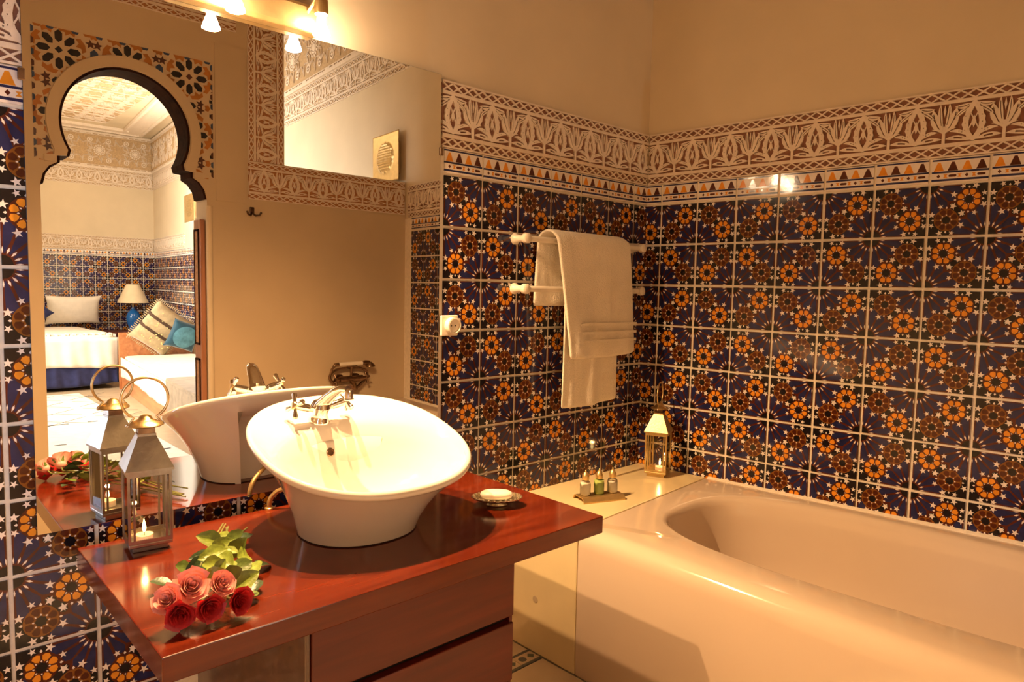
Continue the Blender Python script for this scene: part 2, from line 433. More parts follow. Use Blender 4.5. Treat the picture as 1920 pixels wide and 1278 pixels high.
# ------------------------------------------------------------------ carved stucco unit
R_HI, R_LO, R_MID = 0.012, 0.004, 0.0105
def bez(p0, p1, p2, n=7):
    return [((1 - t) ** 2 * p0[0] + 2 * t * (1 - t) * p1[0] + t * t * p2[0], (1 - t) ** 2 * p0[1] + 2 * t * (1 - t) * p1[1] + t * t * p2[1]) for t in [i / (n - 1) for i in range(n)]]
def leaf2(p0, p1, bend, w):
    mx, my = (p0[0] + p1[0]) / 2, (p0[1] + p1[1]) / 2
    dx, dy = p1[0] - p0[0], p1[1] - p0[1]; L = hypot(dx, dy); nx, ny = -dy / L, dx / L
    a = bez(p0, (mx + nx * (bend + w), my + ny * (bend + w)), p1); b = bez(p0, (mx + nx * (bend - w), my + ny * (bend - w)), p1)
    return a + b[-2:0:-1], bez(p0, (mx + nx * bend, my + ny * bend), p1)
def thick(line, w):
    out = []; back = []
    for i, p in enumerate(line):
        a = line[max(i - 1, 0)]; b = line[min(i + 1, len(line) - 1)]
        dx, dy = b[0] - a[0], b[1] - a[1]; L = hypot(dx, dy) or 1
        out.append((p[0] - dy / L * w, p[1] + dx / L * w)); back.append((p[0] + dy / L * w, p[1] - dx / L * w))
    return out + back[::-1]
def frieze_items(Wd=0.2, H=0.24):
    S = []
    def put(poly, hi, mid=False):
        q = clip_poly(poly, 0, 0, Wd, H)
        if len(q) >= 3: S.append((q, 0 if hi else 1, (R_MID if mid else R_HI) if hi else R_LO))
    def lattice(z0, z1, n=4):
        put([(0, z0), (Wd, z0), (Wd, z1), (0, z1)], False)
        p = Wd / n
        for k in range(n):
            put(thick([(k * p, z0), ((k + 1) * p, z1)], .0028), True, True)
            put(thick([(k * p, z1), ((k + 1) * p, z0)], .0028), True, True)
    lattice(.006, .036); lattice(.204, .234)
    put([(0, .050), (Wd, .050), (Wd, .192), (0, .192)], False)
    for cx in (0.15, -0.05, 0.35):                       # palmettes
        put([(cx - .0055, .050), (cx + .0055, .050), (cx + .0045, .12), (cx - .0045, .12)], True)
        for s in (1, -1):
            lf, ln = leaf2((cx + s * .004, .088), (cx + s * .041, .176), s * -.016, .034); put(lf, True)
            for q in (.3, .5, .7):
                k = ln[int(q * (len(ln) - 1))]; put(thick([k, (k[0] + s * .010, k[1] + .014)], .0014), False)
            put(thick(ln[1:-1], .0017), False)
            lf, ln = leaf2((cx + s * .0045, .100), (cx + s * .0155, .196), s * -.010, .015); put(lf, True); put(thick(ln[1:-1], .0013), False)
            lf, ln = leaf2((cx + s * .002, .084), (cx + s * .042, .104), s * .014, .009); put(lf, True)
        put([(cx, .146), (cx + .0045, .166), (cx, .188), (cx - .0045, .166)], True)
        put([(cx - .0035, .112), (cx + .0035, .112), (cx + .0035, .136), (cx - .0035, .136)], False)
    for cx in (0.05, 0.25, -0.15):                       # pointed cartouches
        for s in (1, -1):
            lf, ln = leaf2((cx + s * .010, .186), (cx + s * .066, .178), s * -.012, .017); put(lf, True); put(thick(ln[1:-1], .0015), False)
            lf, ln = leaf2((cx + s * .018, .170), (cx + s * .062, .138), s * .008, .013); put(lf, True); put(thick(ln[1:-1], .0014), False)
            lf, ln = leaf2((cx + s * .008, .055), (cx + s * .094, .066), s * .012, .017); put(lf, True); put(thick(ln[2:-2], .0030), False)
            lf, ln = leaf2((cx + s * .020, .072), (cx + s * .080, .092), s * .016, .013); put(lf, True)
            for q in (.4, .6): put(ngon(*ln[int(q * (len(ln) - 1))], .0021, 6), False)
        pts = []
        for s in (1, -1):
            for i in range(13):
                tt = i / 12 if s == 1 else 1 - i / 12
                z = .052 + .142 * tt
                r = .034 * sin(pi * min(1, tt * 1.02)) ** .8 * (1.15 - .40 * tt) + .004 + (.0035 if i % 2 else 0)
                pts.append((cx + s * r, z))
        put(pts, True)
        inn = []
        for s in (1, -1):
            for i in range(7):
                tt = i / 6 if s == 1 else 1 - i / 6
                inn.append((cx + s * (.0195 * sin(pi * tt) ** .85 * (1.1 - .35 * tt)), .068 + .104 * tt))
        put(inn, False)
        put(thick([(cx - .02, .088), (cx + .012, .150)], .0020), True, True)
        put(thick([(cx + .02, .088), (cx - .012, .150)], .0020), True, True)
        put([(cx, .098), (cx + .0085, .118), (cx, .142), (cx - .0085, .118)], True, True)
        for s in (1, -1):
            for z in (.090, .115, .140): put(ngon(cx + s * (.029 - .04 * abs(z - .10)), z, .0019, 6), False)
    return S
def frieze_mesh(name, Wd=0.2, H=0.24, ground='stucco_recess', sx=1.0, sz=1.0, depth=1.0, u0=0.0, u1=1.0):
    it = frieze_items()
    dom = [(Wd * u0, 0), (Wd * u1, 0), (Wd * u1, H), (Wd * u0, H)]
    items = []
    for p, m, l in it:
        q = clip_poly(p, Wd * u0, 0, Wd * u1, H)
        if len(q) >= 3: items.append((q, m, l))
    mb = relief((dom, 0, R_HI), items)
    mb.v = [((x - Wd * u0) * sx, y * depth, z * sz) for x, y, z in mb.v]
    return mb.mesh(name, [M['stucco'], M[ground]], False)
def carved_mesh(name, S=0.5, ground='stucco_pale'):
    it = []
    def put(poly, hi):
        q = clip_poly(poly, 0, 0, S, S)
        if len(q) >= 3: it.append((q, 0 if hi else 1, .014 if hi else .004))
    e = .03
    put([(0, e), (S, e), (S, S - e), (0, S - e)], False)
    for k in range(5):
        put([(k * .1 + .012, .008), (k * .1 + .088, .008), (k * .1 + .088, .022), (k * .1 + .012, .022)], False)
        put([(k * .1 + .012, S - .022), (k * .1 + .088, S - .022), (k * .1 + .088, S - .008), (k * .1 + .012, S - .008)], False)
    c = (S / 2, S / 2)
    rnd = random.Random(3)
    for cc in (c, (0, S / 2), (S, S / 2)):
        for k in range(8):
            a = k * pi / 4 + .2
            lf, ln = leaf2(polar(cc, a, [(.11, 0)])[0], polar(cc, a + .45, [(.225, 0)])[0], .03, .022); put(lf, True); put(thick(ln[1:-1], .004), False)
            lf, ln = leaf2(polar(cc, a + .1, [(.12, 0)])[0], polar(cc, a - .3, [(.20, 0)])[0], -.02, .015); put(lf, True); put(thick(ln[1:-1], .003), False)
    for k in range(2):
        for s in (1, -1):
            p = (S * (.25 + .5 * k), S / 2 + s * .17)
            put(ngon(*p, .045, 10), True); put(ngon(*p, .030, 10), False); put(star(*p, .026, 4), True)
    put(ngon(*c, .10, 20), False)
    for k in range(14): put(ngon(*polar(c, 2 * pi * k / 14, [(.082, 0)])[0], .015, 8), True)
    put(ngon(*c, .06, 16), True); put(ngon(*c, .045, 16), False); put(ngon(*c, .038, 16), True)
    mb = relief(([(0, 0), (S, 0), (S, S), (0, S)], 0, .014), it)
    return mb.mesh(name, [M['stucco'], M[ground]], False)

# ------------------------------------------------------------------ room frame
ANG = 0.090359
SA, CA = sin(ANG), cos(ANG)
YF = -2.52                       # bathroom face of the front wall
H0 = 4.1                         # ceiling
ZB = -0.15                       # bedroom floor
RB = Matrix.Rotation(-(pi / 2 - ANG), 4, 'Z')     # local x runs along the right wall, -y faces the room
def WB(t, off, z): return Vector((t * SA - off * CA, -t * CA - off * SA, z))
def MWB(t, z, off=0.0): return Matrix.Translation(WB(t, off, z)) @ RB
def MA(x, z, y=0.0): return Matrix.Translation((x, y, z))
R180 = Matrix.Rotation(pi, 4, 'Z')
def MF(x, z, y): return Matrix.Translation((x, y, z)) @ R180     # local x runs towards -X, faces +Y

def slab(name, a, b, m, parent=None):
    mb = MB(); mb.box(a, b); return mb.build(name, m, parent, False)

wall_back = struct(slab('wall_back', (-3.7, 0.0, 0), (0.0, 0.12, H0), M['plaster']))
mb = MB(); mb.box((-0.1, 0.0, ZB), (12.4, 0.12, H0))
wall_right = struct(mb.build('wall_right', M['plaster'], None, False)); wall_right.matrix_world = RB
wall_left = struct(slab('wall_left', (-3.82, -2.64, 0), (-3.7, 0.12, H0), M['plaster']))
floor = struct(slab('floor', (-3.7, -2.64, -0.12), (0.25, 0, -0.008), M['grout']))
floor2 = struct(slab('floor', (-4.4, -12.3, ZB - 0.1), (1.15, -2.64, ZB), M['bed_floor']))
ceiling = struct(slab('ceiling', (-4.4, -12.3, H0), (1.3, 0.12, H0 + 0.1), M['plaster']))
wall_end = struct(slab('wall_bedroom', (-4.4, -12.3, ZB), (1.15, -12.18, H0), M['plaster']))
wall_bl = struct(slab('wall_courtyard', (-4.4, -12.2, ZB), (-4.28, -2.64, H0), M['plaster']))

# ---- front wall with the horseshoe door and the high opening
AX, AZ, AR = -1.742, 2.355, 0.352
def arch_outline(d=0.0, zb=0.0):
    """right half then left half, from floor to floor, grown outwards by d"""
    r = AR + d
    right = [(AX + .448 + d, zb), (AX + .448 + d, 1.99), (AX + .435 + d, 2.045), (AX + .405 + d, 2.09), (AX + .365 + d, 2.115), (AX + .365 + d, 2.15), (AX + .318 + d, 2.155)]
    a0 = atan2(2.185 - AZ, .318 + d)
    arc = [(AX + r * cos(a), AZ + r * sin(a)) for a in [a0 + (pi - 2 * a0) * k / 40 for k in range(41)]]
    left = [(2 * AX - x, z) for x, z in right[::-1]]
    return right + arc + left
def plate(outline, holes, th, y0, m, name, parent=None, side_m=None):
    """flat outline in XZ, from y0 (front, +Y side) back to y0 - th"""
    v, f, of = cdt([outline] + holes)
    mb = MB(); idx = {}
    def vid(i, k):
        if (i, k) not in idx:
            idx[(i, k)] = len(mb.v); mb.v.append((v[i][0], y0 if k == 0 else y0 - th, v[i][1]))
        return idx[(i, k)]
    E = {}
    for fi, o in zip(f, of):
        if 0 in o and len(o) == 1:
            mb.f.append(tuple(vid(i, 0) for i in fi)); mb.m.append(0)
            mb.f.append(tuple(vid(i, 1) for i in fi[::-1])); mb.m.append(0)
            for a, b in zip(fi, fi[1:] + fi[:1]):
                k = (min(a, b), max(a, b)); E[k] = E.get(k, 0) + 1
    for (a, b), c in E.items():
        if c == 1: mb.f.append((vid(a, 0), vid(b, 0), vid(b, 1), vid(a, 1))); mb.m.append(1 if side_m else 0)
    return mb.build(name, [m] + ([side_m] if side_m else []), parent, False)
FT = 0.20
ao = arch_outline(0.0, 0.0)
OPX, OPZ = -0.772, 2.272
xr = 0.2265
def xB(y): return -y * SA / CA
outl = [(-3.7, 0), (ao[-1][0], 0)] + ao[::-1][1:-1] + [(ao[0][0], 0), (xr, 0), (xr, OPZ), (OPX, OPZ), (OPX, 3.55), (xr, 3.55), (xr, H0), (-3.7, H0)]
wall_front = struct(plate(outl, [], FT, YF, M['plaster_dark'], 'wall_front'))
# dark timber lining inside the arch
lin = [p for p in arch_outline(0.0, 0.0) if p[1] > 1.97]; inn = [p for p in arch_outline(-0.014, 0.0) if p[1] > 1.97]
o = plate(lin + inn[::-1], [], FT - .006, YF - 0.004, M['arch_wood'], 'arch_lining', wall_front)
# plaster rib round the arch
rib_o = [p for p in arch_outline(0.062) if p[1] > 2.11]; rib_i = [p for p in arch_outline(0.003) if p[1] > 2.11]
o = plate(rib_o + rib_i[::-1], [], 0.014, YF + 0.014, M['plaster_dark'], 'arch_rib', wall_front)
# flat raised plaster field right of the door, as high as the frieze
slab('plaster_panel', (-1.238, YF, 1.988), (-1.045, YF + 0.008, 2.98), M['plaster_dark'], wall_front)
for x in (ao[0][0] + .002,):
    mb = MB(); mb.tube([(x + .012, YF - .004, 0), (x + .012, YF - .004, 1.95)], 0.02, 12); mb.build('jamb_bead', M['plaster'], wall_front)

# ---- zellij mosaic round the arch
def zellij():
    x0, x1, z0, z1 = -2.214, -1.252, 2.118, 2.848
    P = []
    S = 0.346
    def put(p, m):
        q = clip_poly(p, x0, z0, x1, z1)
        if len(q) >= 3: P.append((q, m))
    cs = [(AX + S * i + .004, 2.733 + S * j) for i in (-2, -1, 0, 1, 2) for j in (-2, -1, 0, 1)]
    for c in cs:
        for k in range(8):
            a = k * pi / 4
            put(polar(c, a, [(.040, 0), (.056, -.0175), (.092, -.0185), (.108, 0), (.092, .0185), (.056, .0175)]), 0)
            a2 = a + pi / 8
            put(polar(c, a2, [(.090, 0), (.112, -.015), (.106, -.040), (.130, -.036), (.139, 0), (.130, .036), (.106, .040), (.112, .015)]), 2)
        put(star(*c, .020, 4, 0, .7), 0 if (c[0] < AX) else 3)
        for k in range(8):
            a = pi / 8 + k * pi / 4
            put(star(*polar(c, a, [(.168, 0)])[0], .027, 5, a, .46), 3)
        for k in range(4):
            a = k * pi / 2
            q = polar(c, a, [(S / 2, 0)])[0]
            if k < 2: put(polar(q, a + pi / 2, [(-.040, 0), (-.022, -.020), (.022, -.020), (.040, 0), (.022, .020), (-.022, .020)]), 0 if k else 1)
        q = (c[0] + S / 2, c[1] + S / 2)
        put(star(*q, .040, 8, 0, .7), 1)
        for k in range(4):
            a = k * pi / 2
            put(polar(polar(q, a, [(.066, 0)])[0], a, [(-.018, 0), (-.006, -.020), (.016, -.014), (.010, 0), (.016, .014), (-.006, .020)]), 2)
            a += pi / 4
            put(polar(polar(q, a, [(.062, 0)])[0], a, [(-.014, 0), (0, -.013), (.014, 0), (0, .013)]), 0)
    for k in range(16):
        u = x0 + (x1 - x0) * (k + .5) / 16
        put([(u - .020, z1), (u + .020, z1), (u + .012, z1 - .013), (u - .012, z1 - .013)], 1 if k % 2 else 2)
    for k in range(12):
        w = z0 + (z1 - z0) * (k + .5) / 12
        for xe_, s in ((x0, 1), (x1, -1)): put([(xe_, w - .020), (xe_, w + .020), (xe_ + s * .013, w + .012), (xe_ + s * .013, w - .012)], 1 if k % 2 else 3)
    return P, (x0, x1, z0, z1)
ZP, zb = zellij()
excl = arch_outline(0.066, 0.5)
v, f, of = cdt([[(zb[0], zb[2]), (zb[1], zb[2]), (zb[1], zb[3]), (zb[0], zb[3])]] + [p for p, m in ZP] + [excl])
mb = MB(); tris = []; nx = len(ZP) + 1
for fi, o in zip(f, of):
    if nx in o or 0 not in o: continue
    k = max(o)
    if k == 0: continue
    tris.append((fi, k))
idx = {}
def zid(i, l):
    if (i, l) not in idx:
        idx[(i, l)] = len(mb.v); mb.v.append((v[i][0], YF + (0.0025 if l else -0.001), v[i][1]))
    return idx[(i, l)]
E = {}
for fi, k in tris:
    mb.f.append(tuple(zid(i, 1) for i in fi)); mb.m.append(ZP[k - 1][1])
    for a, b in zip(fi, fi[1:] + fi[:1]): E.setdefault((min(a, b), max(a, b)), []).append(ZP[k - 1][1])
for (a, b), L in E.items():
    if len(L) == 1: mb.f.append((zid(a, 0), zid(b, 0), zid(b, 1), zid(a, 1))); mb.m.append(L[0])
o = mb.build('zellij_mosaic', [M['z_black'], M['z_blue'], M['z_orange'], M['z_brown']], wall_front, False); o['kind'] = 'stuff'

# ------------------------------------------------------------------ tiled dado
ZT = 1.89; PZ = 0.2; PA = 0.197166; PB = 0.194315; CUTA = 0.1105; CUTB = 0.0920; G = 0.0105
TM = {}
def tile_for(col, row, w, h, u0=0, u1=1):
    k = {(0, 1): 3, (1, 1): 0, (1, 0): 1, (0, 0): 2}[(col % 2, row % 2)]
    key = (k, round(w, 3), round(h, 3), round(u0, 3), round(u1, 3))
    if key not in TM: TM[key] = tile_mesh('zellij_tile', rot_print(TP, k), w, h, u0, u1)
    return TM[key]
def border_for(w, h, u0=0, u1=1):
    key = ('b', round(w, 3), round(h, 3), round(u0, 3), round(u1, 3))
    if key not in TM: TM[key] = tile_mesh('border_tile', BP, w, h, u0, u1)
    return TM[key]
def jit(mw, r):
    return mw @ Matrix.Translation((r.uniform(-.0012, .0012), r.uniform(-.0004, .0004), r.uniform(-.001, .001))) @ Euler((r.uniform(-.004, .004), r.uniform(-.004, .004), r.uniform(-.004, .004))).to_matrix().to_4x4()
rj = random.Random(11)
BH = 0.092
def xA(c): return -(CUTA + (6 - c) * PA)
slab('grout_bed', (-3.7, -0.0035, 0.0), (0, 0.0, 1.988), M['grout'], wall_back)
for c in range(-9, 7):
    x = xA(c); w = PA - G; u1 = 1.0
    if c == 6: u1 = (CUTA - .010) / w
    if x > -2.45 and x < -1.40: rows = [6] if x < -1.72 else []
    elif x <= -2.45: rows = range(1, 10)
    else: rows = range(1, 8)
    if -2.75 < x < -2.45: rows = range(1, 10)
    for r in rows:
        link('zellij_tile', tile_for(c, r, w, PZ - G, 0, u1), wall_back, jit(MA(x + G / 2, ZT - PZ * r + G / 2, -.0025), rj))
    if x <= -2.6 or x > -1.4:
        link('border_tile', border_for(w, BH, 0, u1), wall_back, jit(MA(x + G / 2, ZT + G / 2, -.0025), rj))
mb = MB(); mb.box((0, -0.0035, 0.0), (2.53, 0.0, 1.988)); mb.build('grout_bed', M['grout'], wall_right, False)
RBi = RB.inverted()
for c in range(0, 13):
    t = CUTB + (c - 1) * PB; w = PB - G; u0 = 0.0; u1 = 1.0; tt = t + G / 2
    if c == 0: u0 = 1 - (CUTB - .006 - G / 2) / w; tt = .006
    if c == 12 and t + PB > 2.53: u1 = max(.1, (2.525 - tt) / w)
    for r in range(1, 8):
        link('zellij_tile', tile_for(c, r, w, PZ - G, u0, u1), wall_right, jit(Matrix.Translation((tt, -.0025, ZT - PZ * r + G / 2)), rj))
    link('border_tile', border_for(w, BH, u0, u1), wall_right, jit(Matrix.Translation((tt, -.0025, ZT + G / 2)), rj))
# bedroom end wall and the far stretch of the right wall
YE = -12.18
mb = MB(); mb.box((-1.6, YE, 0.2), (xB(YE), YE + .0035, 1.988)); mb.build('grout_bed', M['grout'], wall_end, False)
xe = xB(YE)
for c in range(0, 12):
    xx = xe - .008 - PA * c
    for r in range(1, 8):
        link('zellij_tile', tile_for(c, r, PA - G, PZ - G), wall_end, jit(MF(xx, ZT - PZ * r + G / 2, YE + .0025), rj))
    link('border_tile', border_for(PA - G, BH), wall_end, jit(MF(xx, ZT + G / 2, YE + .0025), rj))
mb = MB(); mb.box((2.66, -0.0035, ZB), (12.22, 0.0, 1.988)); mb.build('grout_bed', M['grout'], wall_right, False)
far = MB()
base = {k: tile_for(k[0], k[1], PB - G, PZ - G) for k in ((0, 0), (0, 1), (1, 0), (1, 1))}
bb = border_for(PB - G, BH)
def pour(mbx, me, mw):
    o = len(mbx.v); mbx.v += [tuple(mw @ q.co) for q in me.vertices]
    mbx.f += [tuple(i + o for i in p.vertices) for p in me.polygons]; mbx.m += [p.material_index for p in me.polygons]
for c in range(0, 24):
    t = 12.2 - PB * (c + 1)
    for r in range(1, 8): pour(far, base[(c % 2, r % 2)], Matrix.Translation((t, -.0025, ZT - PZ * r + G / 2)))
    pour(far, bb, Matrix.Translation((t, -.0025, ZT + G / 2)))
me = bpy.data.meshes.new('distant_tiles'); me.from_pydata(far.v, [], far.f)
for m in TILE_MATS: me.materials.append(m)
me.polygons.foreach_set('material_index', far.m); me.update()
o = link('distant_tiles', me, wall_right); o['kind'] = 'stuff'

# ------------------------------------------------------------------ carved friezes
ZF = 1.99; FH = 0.248
fA = frieze_mesh('carved_panel', sx=.995, sz=FH / .24)
fB = frieze_mesh('carved_panel', sx=.95, sz=FH / .24)
fO = frieze_mesh('carved_panel', ground='stucco_orange', sx=1.08, sz=FH / .24, depth=.8)
fP = frieze_mesh('carved_panel', ground='stucco_pale', sx=1.0, sz=FH / .24)
for k in range(7):
    x = -1.302 + .199 * k
    if k < 6: link('carved_panel', fA, wall_back, MA(x, ZF))
    else: link('carved_panel', frieze_mesh('carved_panel', sx=.995, sz=FH / .24, u0=0, u1=(-x - .012) / .199), wall_back, MA(x, ZF))
for k in range(2): link('carved_panel', fA, wall_back, MA(-2.86 + .199 * (k - 0), ZF))
link('carved_panel', fA, wall_back, MA(-3.059, ZF))
for k in range(13):
    t = .012 + .19 * k
    link('carved_panel', fB, wall_right, Matrix.Translation((t, 0, ZF)))
# L-shaped frieze round the high opening of the front wall
zl = 2.018
x = xr - .012
k = 0
for k in range(4): link('carved_panel', fO, wall_front, MF(x - .216 * k, zl, YF))
link('carved_panel', fO, wall_front, MF(x - .216 * 4, zl, YF))
rest = (x - .216 * 5) + 1.026
link('carved_panel', frieze_mesh('carved_panel', ground='stucco_orange', sx=1.08, sz=FH / .24, depth=.8, u0=0, u1=min(1, rest / .216)), wall_front, MF(x - .216 * 5, zl, YF))
Rv = Matrix.Rotation(-pi / 2, 4, 'Y')
for k in range(6):
    z = 2.272 + .212 * k
    # upright leg: local x runs up, local z runs towards -X ... facing +Y
    mw = Matrix(((-0.0, 0, 1.0, -1.026), (0, -1.0, 0, YF), (1.0, 0, 0, z), (0, 0, 0, 1)))
    o = link('carved_panel', fO, wall_front, mw)
for k in range(6): link('carved_panel', fO, wall_front, MF(-1.10 - .216 * k, 3.075, YF))
# bedroom: dado frieze, cornice frieze and deep carved band
fC = frieze_mesh('cornice_panel', ground='stucco_pale', sx=1.4, sz=.30 / .24)
cv = carved_mesh('carved_band_panel', .58)
for k in range(10): link('carved_panel', fP, wall_end, MF(xe - .01 - .2 * k, ZF, YE))
for k in range(12): link('carved_panel', fP, wall_right, Matrix.Translation((12.2 - .2 * (k + 1), 0, ZF)))
for k in range(7): link('cornice_panel', fC, wall_end, MF(xe - .01 - .28 * k, 3.14, YE))
for k in range(43): link('cornice_panel', fC, wall_right, Matrix.Translation((12.18 - .28 * (k + 1), 0, 3.14)))
for k in range(4): link('carved_band_panel', cv, wall_end, MF(xe - .01 - .58 * k, 3.47, YE + .01))
for k in range(20): link('carved_band_panel', cv, wall_right, Matrix.Translation((12.18 - .58 * (k + 1), -.01, 3.47)))
for z in (3.45, 4.055):
    mb = MB(); mb.box((-1.6, YE, z - .012), (xe, YE + .035, z + .02)); mb.build('cornice_moulding', M['stucco'], wall_end, False)
    mb = MB(); mb.box((.05, -.035, z - .012), (12.2, 0, z + .02)); mb.build('cornice_moulding', M['stucco'], wall_right, False)
# carved ceiling coffers and flat ceiling bands
Rc = Matrix.Rotation(pi / 2, 4, 'X')     # local -Y turns to face down
cc_ = carved_mesh('ceiling_panel', .58)
for i in range(5):
    for j in range(7):
        Rx = Matrix(((1, 0, 0, 0), (0, 0, 1, 0), (0, 1, 0, 0), (0, 0, 0, 1)))
        link('ceiling_panel', cc_, ceiling, Matrix.Translation((-2.75 + .58 * i, -11.35 + .58 * j, H0 - .002)) @ Rx)
for (x0, x1, h) in ((.20, .24, .05), (.50, .54, .05), (.24, .50, .025)):
    T = RB
    mb = MB(); mb.box((2.66, -x1 - .02, H0 - h), (12.2 - x0, -x0 - .02, H0), 0, RB); mb.build('ceiling_band', M['stucco'], ceiling, False)
    mb = MB(); mb.box((-2.6, YE + x0 + .004, H0 - h + .003), (xe - x0 - .03, YE + x1 - .004, H0 - .001)); mb.build('ceiling_band', M['stucco'], ceiling, False)

# ------------------------------------------------------------------ floor pieces near the bath ledge
for i in range(4):
    for j in range(3):
        x0 = -2.2 + .3 * i; y1 = -.31 - .3 * j
        mb = MB(); mb.box((x0 + .003, y1 - .297, -.01), (x0 + .297, y1 - .003, 0.0)); bevel(mb.build('floor_tile', M['floor_tile'], floor, False), .002, 1)
    mb = MB(); mb.box((-2.2 + .3 * i + .003, -.225, -.01), (-2.2 + .3 * i + .297, -.003, 0.0)); mb.build('floor_tile', M['floor_tile'], floor, False)
for k in range(11):
    x0 = -2.1 + .1 * k
    dom = ([(0, 0), (.098, 0), (.098, .08), (0, .08)], 0, .009)
    it = [([(0, .0), (.098, .0), (.098, .012), (0, .012)], 1, .009), ([(0, .068), (.098, .068), (.098, .08), (0, .08)], 1, .009),
          (ngon(.03, .04, .018, 8), 1, .009), (ngon(.075, .04, .018, 4), 2, .009)]
    b_ = relief(dom, it); me = b_.mesh('border_floor_tile', [M['floor_tile'], M['floor_grey'], M['floor_green']], False)
    link('border_floor_tile', me, floor, Matrix.Translation((x0, -.308, -.009)) @ Matrix(((1, 0, 0, 0), (0, 0, 1, 0), (0, -1, 0, 0), (0, 0, 0, 1))))

# ------------------------------------------------------------------ mirror
mir = thing('wall_mirror', 'large frameless mirror on the tiled wall behind the basin', 'mirror', (-1.96, -.01, .79))
mb = MB(); mb.box((-.653, -.0045, 0), (.648, -.0040, 1.462)); mb.build('glass', M['mirror'], mir, False)
mb = MB(); mb.box((-.6535, -.0040, -.0005), (.6485, .0, 1.4625)); mb.build('backing', M['mirror_edge'], mir, False)
for x in (-.656, .651):
    mb = MB(); mb.box((x - .008, -.010, 1.165), (x + .008, -.001, 1.195)); bevel(mb.build('clip', M['bronze'], mir, False), .002)

# ------------------------------------------------------------------ vanity
ZC = .757
cab = thing('vanity_cabinet', 'dark red wooden vanity cabinet with two drawers under the basin', 'cabinet', (-1.9, -.4, 0))
def cb(name, a, b, m, bev=.003, par=None):
    mb = MB(); mb.box([a[i] - (-1.9, -.4, 0)[i] for i in range(3)], [b[i] - (-1.9, -.4, 0)[i] for i in range(3)])
    o = mb.build(name, m, par or cab, False); bevel(o, bev); return o
cb('carcass', (-2.215, -.735, .06), (-1.605, -.06, .695), M['void'])
cb('side_panel', (-2.228, -.757, .0), (-2.216, -.05, .70), M['walnut'])
cb('side_panel', (-1.604, -.757, .0), (-1.592, -.05, .70), M['mahogany_dark'])
cb('top_rail', (-2.214, -.752, .69), (-1.606, -.70, .702), M['mahogany_dark'])
cb('drawer', (-2.2145, -.762, .528), (-1.592, -.736, .699), M['mahogany_dark'])
cb('drawer', (-2.2145, -.762, .335), (-1.592, -.736, .508), M['mahogany_dark'])
cb('drawer', (-2.2145, -.762, .08), (-1.592, -.736, .315), M['mahogany_dark'])
top = thing('countertop', 'thick polished red wooden countertop under the white basin', 'countertop', (-1.9, -.44, ZC))
mb = MB(); mb.box((-.638, -.362, -.055), (.648, .358, 0))
o = mb.build('slab', M['mahogany'], top, False); bevel(o, .0025, 2)

# ------------------------------------------------------------------ basin
bas = thing('vessel_basin', 'white oval vessel basin with a tilted rim on the countertop', 'sink', (-1.885, -.40, ZC))
RC = Vector((-1.865, -.392, 1.008)); RA, RBB, RS, RN = .318, .284, .312, 2.3
def sup(a, r1, r2, n=2.0):
    c, s = cos(a), sin(a)
    return r1 * math.copysign(abs(c) ** (2 / n), c), r2 * math.copysign(abs(s) ** (2 / n), s)
NB = 96
ANGS = [2 * pi * k / NB for k in range(NB)]
O = Vector((-1.885, -.40, ZC))
def rimz(y): return RC.z + RS * (y - RC.y)
rings_o = []
prof = [(0.0, .0), (.04, .02), (.25, .13), (.5, .33), (.7, .545), (.84, .745), (.92, .88), (.962, .955)]
for s, g in prof:
    r = []
    for a in ANGS:
        bx, by = sup(a, .168, .158, 2.15); bx += -1.89; by += -.405
        tx, ty = sup(a, RA, RBB, RN); tx += RC.x; ty += RC.y
        x, y = bx + (tx - bx) * g, by + (ty - by) * g
        zt = rimz(ty) - .004
        z = ZC + s * (zt - ZC)
        d = (a - pi / 2 + .03)
        if abs(d) < .52 and s < .8:                      # open recess at the back of the foot
            k = .52 if s < .72 else .75
            y = -.405 + (y + .405) * k
        r.append(Vector((x, y, z)) - O)
    rings_o.append(r)
def rim_ring(sc, dz, dy=0.0, n=RN, off=0.0):
    r = []
    for a in ANGS:
        tx, ty = sup(a, RA * sc, RBB * sc, n)
        r.append(Vector((RC.x + tx, RC.y + ty, rimz(RC.y + ty) + dz)) - O)
    return r
rings_o += [rim_ring(.990, -.010), rim_ring(1.0, -.004), rim_ring(1.0, .004), rim_ring(.985, .009), rim_ring(.965, .009), rim_ring(.945, .004)]
def bowl(cy, a1, b1, base, tilt, n=2.1, cx=-1.865):
    r = []
    for a in ANGS:
        tx, ty = sup(a, a1, b1, n); r.append(Vector((cx + tx, cy + ty, base + tilt * (cy + ty - cy))) - O)
    return r
rings_o += [bowl(-.450, .288, .205, rimz(-.450) - .010, RS, 2.2), bowl(-.452, .276, .190, rimz(-.45) - .022, RS * .95), bowl(-.455, .252, .172, rimz(-.45) - .055, .22),
            bowl(-.455, .212, .148, .885, .12), bowl(-.455, .165, .118, .850, .06), bowl(-.455, .10, .075, .832, .0), bowl(-.455, .028, .024, .826, 0)]
mb = MB(); mb.rings(rings_o, True, True, True)
mb.build('bowl', M['porcelain'], bas, True, 60)
mb = MB(); mb.rings([[Vector((sup(a, .1695, .1595, 2.15)[0] - 1.89, sup(a, .1695, .1595, 2.15)[1] - .405, z)) - O for a in ANGS if abs(a - pi / 2) > .6] for z in (ZC, ZC + .0035)], False); mb.build('gasket', M['void'], bas)
mb = MB(); mb.lathe([(.024, 0), (.024, .004), (.018, .006), (.004, .004)], Vector((-1.865, -.455, .827)) - O, 20); mb.build('drain', M['chrome'], bas)
